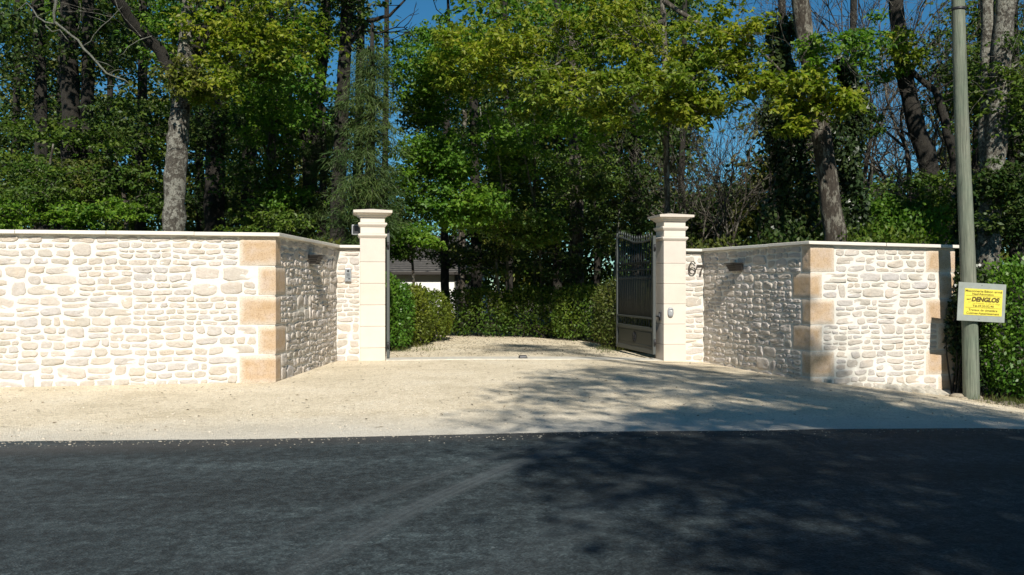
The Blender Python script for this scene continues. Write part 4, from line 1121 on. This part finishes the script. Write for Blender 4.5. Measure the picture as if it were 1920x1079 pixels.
tree('leaning_tree', 'dark forked trunk leaning left between the ivy-clad trunk and the pole', 'tree',
     [[(1762, 490, 20.5, .24), (1752, 400, 20.5, .22), (1738, 300, 20.5, .21), (1708, 200, 20.5, .2), (1690, 110, 20.5, .18), (1680, 20, 20.5, .16), (1676, -60, 20.5, .14)],
      [(1782, 440, 20.4, .14), (1790, 300, 20.3, .12), (1775, 230, 20.3, .11), (1752, 170, 20.3, .08), (1715, 140, 20.3, .06), (1690, 100, 20.4, .05)]],
     [(1690, 90, 20, 55, 50, .7, 9, .32, 40, .15, .065, Yl, .5), (1650, 110, 20, 60, 60, .8, 10, .30, 44, .12, .05, Gr, .5), (1790, 110, 20.5, 50, 70, .8, 10, .34, 40, .11, .05, Md, .5), (1620, 230, 20.5, 40, 60, .6, 8, .32, 44, .11, .05, Md, .5), (1720, 380, 19.6, 100, 60, .9, 34, .42, 55, .11, .055, Md, .35), (1640, 400, 19.4, 60, 45, .8, 20, .4, 55, .105, .055, Gr, .35)],
     'bark_dark', 20.5, 17, BG, .6, (1690, 20.5, 11.2, 3.2, 2.6, 2.4, 24, .9, 45, .26, .13, Md), dead=14)
tree('oak_tree', 'pale blotched double trunk just right of the wooden pole', 'tree',
     [[(1853, 500, 16.2, .20), (1856, 420, 16.2, .185), (1865, 300, 16.2, .18), (1872, 180, 16.2, .18), (1884, 60, 16.2, .17), (1892, -60, 16.2, .16)],
      [(1850, 430, 16.4, .10), (1846, 300, 16.4, .10), (1850, 150, 16.4, .12), (1850, 0, 16.4, .12), (1848, -60, 16.4, .12)]],
     [(1890, 350, 15.6, 50, 90, .6, 22, .36, 50, .10, .055, Dk, .4), (1900, 160, 16, 60, 90, .8, 20, .4, 50, .11, .055, Md, .4), (1840, 180, 16.6, 40, 90, .5, 10, .36, 36, .11, .055, Md, .4)],
     'bark_lichen', 16.2, 18, BG, .6, (1880, 16.2, 8.8, 3.4, 2.6, 2.2, 34, .9, 50, .24, .13, Md), dead=5)
tree('yew_tree', 'dark evergreen filling the right edge beyond the pole', 'tree', [[(1960, 500, 17, .2), (1955, 300, 17, .15), (1950, 60, 17, .1)]],
     [(1920, 400, 16.5, 55, 70, .8, 30, .4, 60, .09, .045, Dk, .5), (1940, 220, 16.8, 60, 90, .8, 30, .42, 55, .10, .05, Dk, .5)], 'bark_dark', 17, 19, BG, .5)
# bare, twiggy trees against the sky on the right
def bare(px, Y, h, seed, label, lean=0.0, r=.09, depth=6, L=1.7, matn='bark'):
    rnd = random.Random(seed); b = P(px, 500, Y); b.z = g(b.x, b.y)
    o = empty('bare_tree', b, label, 'tree', 'bare trees on the right of the wood')
    mb = MB(); d = Vector((lean, 0, 1)).normalized(); p = b - Vector((0, 0, .2)); pts = [p]
    for i in range(4): p = p + d * h / 4 + Vector((rnd.uniform(-.08, .08), rnd.uniform(-.08, .08), 0)); pts.append(p)
    mb.tube(pts, [r * 1.3, r, r * .9, r * .8, r * .7], 7, rough=.06)
    for q in (4, 4, 4, 3, 3, 2):
        ax_ = Vector((rnd.uniform(-1, 1), rnd.uniform(-1, 1), rnd.uniform(.2, .8)))
        branching(mb, pts[q], ax_ + d * .6, L * rnd.uniform(.7, 1.1), r * .5, depth - 1, rnd, .55, .15, 5, .0055)
    mb.build('trunk', M[matn], o); return o
bare(1305, 22, 2.4, 31, 'small bare twiggy tree right behind the right pillar', 0, .07, 6, 1.3)
bare(1365, 25, 2.8, 32, 'bare tree with a crooked dark stem standing against blue sky', .05, .07, 6, 1.5)
bare(1430, 27, 3.2, 33, 'bare tree just left of the ivy-clad trunk', -.1, .07, 6, 1.6)
bare(1640, 25, 3.4, 34, 'bare tree leaning right in the sky gap beside the ivy-clad trunk', .22, .08, 6, 1.8)
bare(1700, 28, 4.8, 35, 'tall bare tree behind the forked leaning trunk', -.05, .09, 6, 1.9)
bare(1790, 26, 4.5, 36, 'tall bare tree right behind the wooden pole', .05, .08, 6, 1.9)
bare(1590, 30, 5.5, 37, 'tall bare tree whose twigs show beside the top of the ivy-clad trunk', .1, .08, 6, 1.9)
bare(1560, 24, 6.0, 38, 'bare tree rising between the ivy-clad trunk and the forked trunk', .15, .08, 6, 2.0)
bare(1740, 23, 5.5, 39, 'bare tree crowding the top of the forked leaning trunk', -.08, .08, 6, 2.0)
bare(1450, 24, 5.2, 40, 'bare tree with a leafless top left of the ivy column', .05, .07, 6, 1.9)
# dead branch reaching in at top left
def dead_tree():
    rnd = random.Random(3); Y = 15.2
    o = empty('dead_tree', (P(-210, 500, Y).x, Y, 0), 'dead tree whose bleached bare branch hangs in at the top left', 'tree')
    mb = MB()
    def ln(pts, r): mb.tube([P(a, b, Y + (c if c else 0)) for a, b, c in pts], [q * .72 for q in r], 7, cap=True, rough=.06)
    b = P(-210, 500, Y); b.z = 0
    mb.tube([b - Vector((0, 0, .2)), b + Vector((.05, 0, 2.5)), b + Vector((.0, 0, 5)), b + Vector((.5, 0, 7))], [.16, .13, .11, .06], 9, rough=.08)
    t = b + Vector((.3, 0, 6.3))
    mb.tube([t, P(0, -150, Y), P(80, -90, Y), P(105, -20, Y)], [.06, .055, .05, .045], 7)
    ln([(105, -20, 0), (106, 0, 0), (101, 25, 0), (103, 45, 0)], [.045, .038, .034, .03])
    ln([(103, 42, 0), (120, 55, 0), (135, 68, -.05), (146, 75, -.1), (157, 92, -.1), (170, 104, -.15), (184, 120, -.2), (200, 138, -.25), (220, 146, -.3), (234, 150, -.3), (243, 158, -.3)], [.03, .028, .026, .026, .028, .025, .024, .022, .018, .016, .008])
    ln([(103, 45, 0), (85, 42, 0), (70, 32, .1), (62, 18, .1), (50, 5, .1), (30, 22, .1)], [.022, .02, .018, .016, .015, .008])
    ln([(157, 86, -.1), (170, 78, -.1), (176, 66, -.15), (190, 50, -.2), (205, 38, -.2), (222, 20, -.2), (230, 12, -.2)], [.015, .013, .012, .011, .01, .008, .004])
    ln([(200, 43, -.2), (185, 36, -.2), (165, 30, -.2)], [.008, .006, .003])
    ln([(222, 20, -.2), (216, 0, -.2)], [.007, .004])
    ln([(85, 48, 0), (98, 60, 0), (112, 56, 0), (124, 72, 0), (128, 76, 0)], [.014, .014, .013, .012, .006])
    ln([(180, 114, -.2), (200, 120, -.2), (214, 128, -.2)], [.009, .007, .003])
    ln([(205, 138, -.25), (216, 132, -.2), (230, 130, -.2)], [.01, .008, .003])
    ln([(222, 144, -.3), (232, 140, -.3), (241, 140, -.3)], [.008, .006, .003])
    ln([(236, 156, -.3), (220, 162, -.3), (205, 160, -.3), (190, 167, -.3), (176, 164, -.3)], [.009, .008, .007, .006, .003])
    ln([(285, 68, -.3), (262, 75, -.3), (240, 88, -.3), (232, 100, -.3), (222, 106, -.3)], [.012, .011, .009, .006, .003])
    mb.build('trunk', M['bark_dead'], o)
dead_tree()

# background trunks deeper in the wood
rb = random.Random(77)
spots = [(25, 27), (105, 30), (205, 28), (262, 26), (375, 29), (470, 31), (545, 27), (668, 29), (720, 31), (955, 29), (1045, 30), (1120, 28), (1195, 27), (1275, 31), (1460, 29), (1600, 27), (1830, 24), (1905, 22)]
lab = ['far thin trunk at the left edge of the wood', 'far thin trunk between the two leftmost dark trunks', 'far thin trunk behind the double trunk', 'far trunk in deep shade left of the pale oak',
       'far trunk just right of the pale oak', 'far trunk behind the fresh green beech', 'far trunk left of the leaning brown trunk', 'far trunk behind the soft pine', 'far trunk behind the left pillar cap',
       'far trunk in shade above the middle hedge, left one', 'far trunk in shade above the centre of the drive', 'far trunk left of the open iron gate leaf', 'far trunk behind the spiked gate leaf', 'far trunk just right of the right pillar cap',
       'far trunk left of the ivy-clad trunk', 'far trunk right of the ivy-clad trunk', 'far trunk hidden behind the wooden pole', 'far trunk at the right edge of the wood']
for i, (px, Y) in enumerate(spots):
    ln = rb.uniform(-14, 14); r = rb.uniform(.10, .2)
    right = 1260 < px < 1800
    crowns = [(px + rb.uniform(-40, 40), rb.uniform(330, 430), Y, 95, 60, 1.8, 16, .7, 50, .17, .085, rb.choice([Md, Dk, Ol]), .4)]
    if not right:
        crowns += [(px + rb.uniform(-30, 30), rb.uniform(120, 260), Y, 100, 80, 1.8, 20, .7, 46, .17, .085, rb.choice([Md, Dk, Dk]), .45),
                   (px + rb.uniform(-30, 30), rb.uniform(0, 60), Y, 90, 60, 1.8, 12, .7, 44, .17, .085, rb.choice([Md, Gr]), .45)]
    if px == 720: crowns = crowns[:1]
    tree('slender_tree', lab[i], 'tree', [[(px, 500, Y, r), (px + ln * .3, 330, Y, r * .9), (px + ln * .7, 150, Y, r * .75), (px + ln, -60, Y, r * .6)]],
         crowns, 'bark_dark', Y, 100 + i, 'slender trees deeper in the wood', .25, None, k=7, twigs=False, dead=3 if right else 0)

# far wood: one leafy mass nobody could count
def far_wood():
    rng = np.random.default_rng(5); cen = []
    def band(px0, px1, py0, py1, Y0, Y1, n):
        Y = rng.uniform(Y0, Y1, n); px = rng.uniform(px0, px1, n); py = rng.uniform(py0, py1, n)
        z = EYE + (539.5 - py) / F * Y
        cen.append(np.stack([(px - 960) / F * Y, Y, np.maximum(z, .3)], 1))
    band(-300, 620, 220, 540, 33, 42, 560); band(-300, 560, -60, 250, 34, 44, 420)
    band(920, 1290, 200, 560, 32, 40, 360); band(900, 1290, -60, 220, 34, 44, 190)
    band(1240, 1800, 375, 545, 30, 40, 330); band(1780, 2250, 120, 545, 28, 38, 300); band(1420, 1560, 200, 400, 30, 36, 60)
    band(600, 1000, 330, 500, 54, 62, 160); band(640, 760, 380, 470, 50, 54, 40); band(780, 920, 60, 330, 54, 64, 130)
    band(1290, 1800, 330, 380, 36, 44, 40); band(-900, -200, 100, 540, 25, 45, 160); band(2150, 2900, 100, 540, 22, 40, 160)
    cen = np.concatenate(cen); q = []
    k = rng.integers(0, 3, len(cen))
    for i, m_ in enumerate((Dk, Md, Ol)):
        c = cen[k == i]; q.append(clump_leaves(rng, c, 1.25 * rng.uniform(.6, 1.3, len(c)), 110, .26, .14, flat=.6))
    o = leaves_obj('far_wood', q, [M[Dk], M[Md], M[Ol]]); o['kind'] = 'stuff'
    o['label'] = 'far-off leafy wood closing the view behind the trees'
far_wood()

# undergrowth directly behind the walls (individual bushes)
def bush(name, label, cat, blobs, material, seed, L=.07, Wd=.04, dens=520, group=None, stems=14, inner=.45, face=None):
    """blobs: (x,y,z, rx,ry,rz) ellipsoids filled near their surface with leaves"""
    rng = np.random.default_rng(seed); rnd = random.Random(seed)
    bx = sum(b[0] for b in blobs) / len(blobs); by = sum(b[1] for b in blobs) / len(blobs)
    o = empty(name, (bx, by, g(bx, by)), label, cat, group); qs = []
    for (x, y, z, rx, ry, rz) in blobs:
        area = 4 * math.pi * ((rx * ry) ** 1.6 + (rx * rz) ** 1.6 + (ry * rz) ** 1.6) ** (1 / 1.6) / 3 ** (1 / 1.6)
        n = int(area * dens)
        q = unit(rng.normal(size=(n, 3)))
        # boxier than an ellipsoid
        p = 3.2; sc = (np.abs(q) ** p).sum(1) ** (-1 / p); nrm = q.copy(); q = q * sc[:, None]
        rad = 1 - np.abs(rng.normal(size=n)) * inner * .5
        lump = 1 + .07 * np.sin(q[:, 0] * 9 * rx + seed) * np.sin(q[:, 2] * 8 * rz + 1) + .05 * np.sin(q[:, 1] * 11 * ry + q[:, 2] * 7)
        stray = rng.random(n) < .04
        rad = np.where(stray, rad + rng.random(n) * .10, rad)
        pos = np.array([x, y, z]) + q * (rad * lump)[:, None] * np.array([rx, ry, rz])
        gz = np.interp(pos[:, 0] * ca + pos[:, 1] * sa, GU, GZ)
        # stems are bare near the soil
        keep = pos[:, 2] > gz + .03 + .16 * rng.random(n); pos = pos[keep]; nn = nrm[keep]; m_ = len(pos)
        d = unit(nn * .6 + rng.normal(size=(m_, 3)) * .6 + np.array([0, 0, .15])); nr = unit(nn + rng.normal(size=(m_, 3)) * .55)
        qs.append(leaf_arrays(pos, d, nr, L * rng.uniform(.6, 1.3, m_), Wd * rng.uniform(.7, 1.25, m_)))
    mb = MB()
    for (x, y, z, rx, ry, rz) in blobs:
        for _ in range(stems):
            a = Vector((x + rnd.uniform(-.7, .7) * rx, y + rnd.uniform(-.7, .7) * ry, 0)); a.z = g(a.x, a.y) - .05
            t = Vector((x + rnd.uniform(-.85, .85) * rx, y + rnd.uniform(-.85, .85) * ry, z + rz * rnd.uniform(.2, .95)))
            mb.tube(curvy(a, t, rnd, 4, .06), [.016, .013, .01, .007, .003], 5, cap=False)
    mb.build('stems', M['bark_dark'], o)
    leaves_obj('foliage', qs, material, o); return o
HG = 'clipped hedges along the drive'
bush('hedge', 'rounded bright green hedge just right of the left pillar', 'hedge', [(-3.05, 16.9, .72, .95, .85, .80), (-2.55, 17.1, .62, .62, .9, .78), (-4.3, 17.2, .7, .9, .8, .8)], M['lf_hedge'], 1, .062, .042, 1500, HG)
bush('hedge', 'yellowish green hedge running back from the bright hedge by the left pillar', 'hedge', [(-2.25, 18.6, .58, .60, 1.0, .66), (-2.0, 19.9, .52, .62, .9, .60), (-3.3, 19.0, .6, .8, 1.1, .7)], M['lf_hedge2'], 2, .062, .038, 1300, HG)
bush('hedge', 'long low dark green hedge closing the end of the drive', 'hedge', [(-.85, 22.0, .52, .9, .55, .66), (.6, 22.1, .54, .95, .55, .68), (1.75, 21.3, .56, .8, .6, .70)], M['lf_mid'], 3, .075, .045, 900, HG)
bush('hedge', 'light-topped hedge behind the open right gate leaf', 'hedge', [(2.35, 18.6, .60, .62, 1.0, .74), (3.6, 18.0, .60, .9, .8, .76), (4.9, 18.2, .6, .8, .8, .8)], M['lf_olive'], 4, .065, .04, 1100, HG)
bush('hedge', 'tall dense bright green hedge right of the wooden pole', 'hedge', [(7.75, 13.1, .50, .98, .75, 1.12), (9.4, 13.3, .5, 1.1, .8, 1.15), (11.2, 13.5, .5, 1.2, .8, 1.2)], M['lf_hedge'], 6, .068, .046, 1250, None)
bush('ivy_bush', 'dark ivy growing over the right end of the wall beside the pole', 'ivy', [(6.80, 13.2, .55, .26, .30, .98), (6.50, 12.92, .62, .17, .12, .42), (6.62, 12.88, .12, .16, .16, .48), (6.62, 12.98, 1.15, .12, .12, .30)], M['lf_ivy'], 7, .062, .052, 1100, None, 8)
UB = 'bushes behind the walls'
for i, (px, Y, h, wd, mt, lb) in enumerate([(30, 16.8, 1.9, 1.3, Md, 'leafy bush behind the far left of the wall'), (190, 17.2, 1.8, 1.4, Md, 'leafy bush behind the wall left of the pale oak'), (450, 17.4, 2.05, 1.5, Dk, 'dark bush behind the wall between pale oak and splay'),
        (590, 17.2, 2.0, .8, Ol, 'olive bush behind the left splayed wall'), (1350, 18.6, 2.1, 1.2, Ol, 'olive thicket behind the wall right of the number 67'), (1480, 18.0, 2.3, 1.0, Dk, 'dark thicket left of the ivy-clad trunk base'),
        (1650, 17.6, 2.3, 1.2, Md, 'green thicket right of the ivy-clad trunk base'), (1730, 18.4, 2.7, 1.2, Gr, 'fresh green thicket below the forked leaning trunk')]):
    x = (px - 960) / F * Y; bush('thicket', lb, 'bush', [(x, Y, h * .5, wd, .8, h * .55)], M[mt], 50 + i, .10, .055, 420, UB, 16, .6)

# ivy on the leaning trunk
def ivy(label, pts, seed, n, mt='lf_ivy'):
    rng = np.random.default_rng(seed); P0 = [P(a, b, Y) for a, b, Y, r in pts]; R0 = [p[3] for p in pts]
    t = rng.random(n) * (len(pts) - 1); i = t.astype(int); f = t - i
    A = np.array([list(p) for p in P0]); r = np.array(R0)
    c = A[i] * (1 - f)[:, None] + A[i + 1] * f[:, None]; rr = r[i] * (1 - f) + r[i + 1] * f
    q = unit(rng.normal(size=(n, 3)) * np.array([1, 1, .4])); lump = .75 + .35 * np.sin(c[:, 2] * 3 + q[:, 0] * 3 + seed)
    pos = c + q * (rr * lump * (1 - .25 * rng.random(n)))[:, None]
    d = unit(q * .4 + rng.normal(size=(n, 3)) * .5 + np.array([0, 0, -.5])); nr = unit(q + rng.normal(size=(n, 3)) * .5)
    o = leaves_obj('ivy', [leaf_arrays(pos, d, nr, .10 * rng.uniform(.6, 1.3, n), .085 * rng.uniform(.7, 1.2, n))], [M[mt]])
    return tag(o, label, 'ivy')
ivy('dark ivy column climbing left of the leaning trunk above the right wall', [(1470, 440, 18.4, .55), (1485, 330, 18.4, .55), (1475, 230, 18.4, .5), (1462, 140, 18.4, .42), (1470, 40, 18.4, .3)], 3, 6500)
ivy('dark ivy mass climbing right of the leaning trunk above the right wall', [(1600, 440, 18.2, .30), (1600, 340, 18.2, .34), (1590, 270, 18.2, .34), (1600, 180, 18.2, .3), (1580, 110, 18.2, .2)], 4, 3800)
ivy('ivy on the trunk right behind the wooden pole', [(1815, 500, 17.2, .25), (1812, 400, 17.2, .3), (1815, 330, 17.2, .25)], 5, 1500)

# ------------------------------------------------------------------ roadside trees behind the camera that throw the shade
def shade_tree(x, y, h, cz, r, rz, n, seed, label, per=60, L=.17, top=None):
    rng = np.random.default_rng(seed); rnd = random.Random(seed)
    o = empty('roadside_tree', (x, y, 0), label, 'tree', 'roadside trees across the road')
    mb = MB(); b = Vector((x, y, g(x, y) - .2)); t = Vector((x + .4, y, h)); cp = curvy(b, t, rnd, 7, .02)
    mb.tube(cp, [.3, .26, .23, .2, .16, .11, .07, .03], 10, rough=.06)
    e = unit(rng.normal(size=(n, 3))) * (rng.random((n, 1)) ** .42); cen = np.array([x, y, cz]) + e * np.array([r, r, rz])
    if top: cen = np.concatenate([cen, np.array(top[0:3]) + unit(rng.normal(size=(top[4], 3))) * top[3]])
    n = len(cen)
    for c in cen[::2]:
        tt = Vector(c); s = b.lerp(t, max(.15, min(.95, (tt.z - 1.5) / h))); mb.tube(curvy(s, tt, rnd, 4, .08), [.06, .05, .035, .022, .01], 5, cap=False)
    mb.build('trunk', M['bark'], o); leaves_obj('crown', [clump_leaves(rng, cen, .62 * rng.uniform(.6, 1.4, n), per, L, L * .55)], [M[Gr]], o); return o
shade_tree(5.1, -4.6, 15, 10.0, 3.9, 4.6, 400, 61, 'roadside tree across the road, behind the viewpoint to the right', top=(3.3, -3.0, 17.0, .9, 16))
shade_tree(12.5, -5.2, 15, 10.0, 4.6, 4.6, 380, 62, 'second roadside tree across the road, farther to the right')
shade_tree(4.9, -6.6, 10, 6.0, 3.7, 3.4, 330, 63, 'small roadside tree set back from the road')

# ------------------------------------------------------------------ litter, stones, soil bank
def litter(name, n, gen, L, seed, dz, material):
    rng = np.random.default_rng(seed); u, v = gen(rng, n)
    x = u * ca - v * sa; y = u * sa + v * ca; z = np.interp(u, GU, GZ) + dz + rng.random(n) * .008
    d = unit(np.stack([rng.normal(size=n), rng.normal(size=n), rng.normal(size=n) * .15], 1)); nr = unit(np.stack([rng.normal(size=n) * .3, rng.normal(size=n) * .3, np.ones(n)], 1))
    q = leaf_arrays(np.stack([x, y, z], 1), d, nr, L * rng.uniform(.4, 1.4, n), L * .35 * rng.uniform(.4, 1.2, n))
    o = leaves_obj(name, [q], [material]); o['kind'] = 'stuff'; return o
o = litter('leaf_litter', 850, lambda r, n: (r.uniform(-6, 8.5, n), r.uniform(7.5, 14.4, n)), .05, 1, .014, M['dryleaf']); o['label'] = 'small dry leaves scattered over the gravel'
o = litter('leaf_litter', 9000, lambda r, n: (np.concatenate([r.uniform(8.6, 13, n // 3), r.uniform(.5, 6.5, n - n // 3)]), np.concatenate([r.uniform(9, 12.5, n // 3), r.uniform(15.2, 23, n - n // 3)])), .05, 2, .012, M['dryleaf']); o['label'] = 'dry leaves under the hedges'
def pebbles(name, label, n, gen, r0, r1, seed, material, dz):
    rnd = random.Random(seed); mb = MB()
    for _ in range(n):
        u, v = gen(rnd); r = rnd.uniform(r0, r1) * (1 if rnd.random() < .9 else 1.8); c = W(u, v, gu(u) + dz + r * .15); k = 6; vs = []
        for zz, s in ((-.3, .8), (.25, 1.0), (.6, .6)):
            for q in range(k):
                a = 2 * math.pi * q / k + u * 9; rr = r * s * rnd.uniform(.75, 1.2); vs.append(c + Vector((rr * math.cos(a) * 1.3, rr * math.sin(a), r * zz * .8)))
        mb.add(vs, [(a * k + q, a * k + (q + 1) % k, (a + 1) * k + (q + 1) % k, (a + 1) * k + q) for a in range(2) for q in range(k)] + [tuple(2 * k + q for q in range(k))], 0, True)
    o = mb.build(name, material); o['kind'] = 'stuff'; o['label'] = label; return o
def ge(r):
    v = r.uniform(8.8, 12.2); return (float(np.interp(v, [7.4, 8.6, 9.6, 10.6, 11.6, 12.5], [9.3, 9.25, 9.0, 8.75, 8.68, 8.6])) + r.gauss(.03, .09), v)
pebbles('stones', 'loose stones and clods along the edge of the gravel', 300, ge, .015, .06, 4, simple("field_stone", (.26, .22, .16), .95, 0, .3, 20, .01), .0)
pebbles('loose_gravel', 'loose gravel grains spilled on the edge of the asphalt', 900, lambda r: (lambda u: (u, VE(u) + .0 - abs(r.gauss(0, .16))))(r.uniform(-7, 7)), .002, .006, 5, simple('dusty_grain', (.30, .27, .22), .95, 0, .3, 40), .022)
pebbles('gravel_grains', 'coarse gravel grains standing proud of the forecourt', 5000, lambda r: (r.uniform(-5.5, 8.4), r.uniform(7.45, 14.5) if r.random() < .4 else r.uniform(7.45, 11.4)), .003, .007, 6, simple("gravel_grain", (.50, .44, .35), .95, 0, .4, 40), .008)
def tufts(name, label, spots, seed):
    rng = np.random.default_rng(seed); qs = []
    for (x, y, n, r) in spots:
        p = np.stack([x + rng.normal(size=n) * r, y + rng.normal(size=n) * r, np.full(n, g(x, y))], 1)
        d = unit(np.stack([rng.normal(size=n) * .5, rng.normal(size=n) * .5, np.ones(n)], 1)); nr = unit(rng.normal(size=(n, 3)))
        qs.append(leaf_arrays(p, d, nr, rng.uniform(.05, .16, n), np.full(n, .008)))
    o = leaves_obj(name, qs, M['lf_olive']); o['kind'] = 'stuff'; o['label'] = label
rr_ = random.Random(8)
tufts('grass', 'thin grass tufts beneath the hedges and by the pole', [(-2.1 + rr_.uniform(-.2, .5), 16 + rr_.random() * 3.5, 60, .12) for _ in range(16)] + [(2 + rr_.uniform(-.4, 1.2), 17 + rr_.random(), 50, .15) for _ in range(8)] + [(6.5 + rr_.random() * 2.5, 11.6 + rr_.random() * .7, 70, .15) for _ in range(22)], 9)
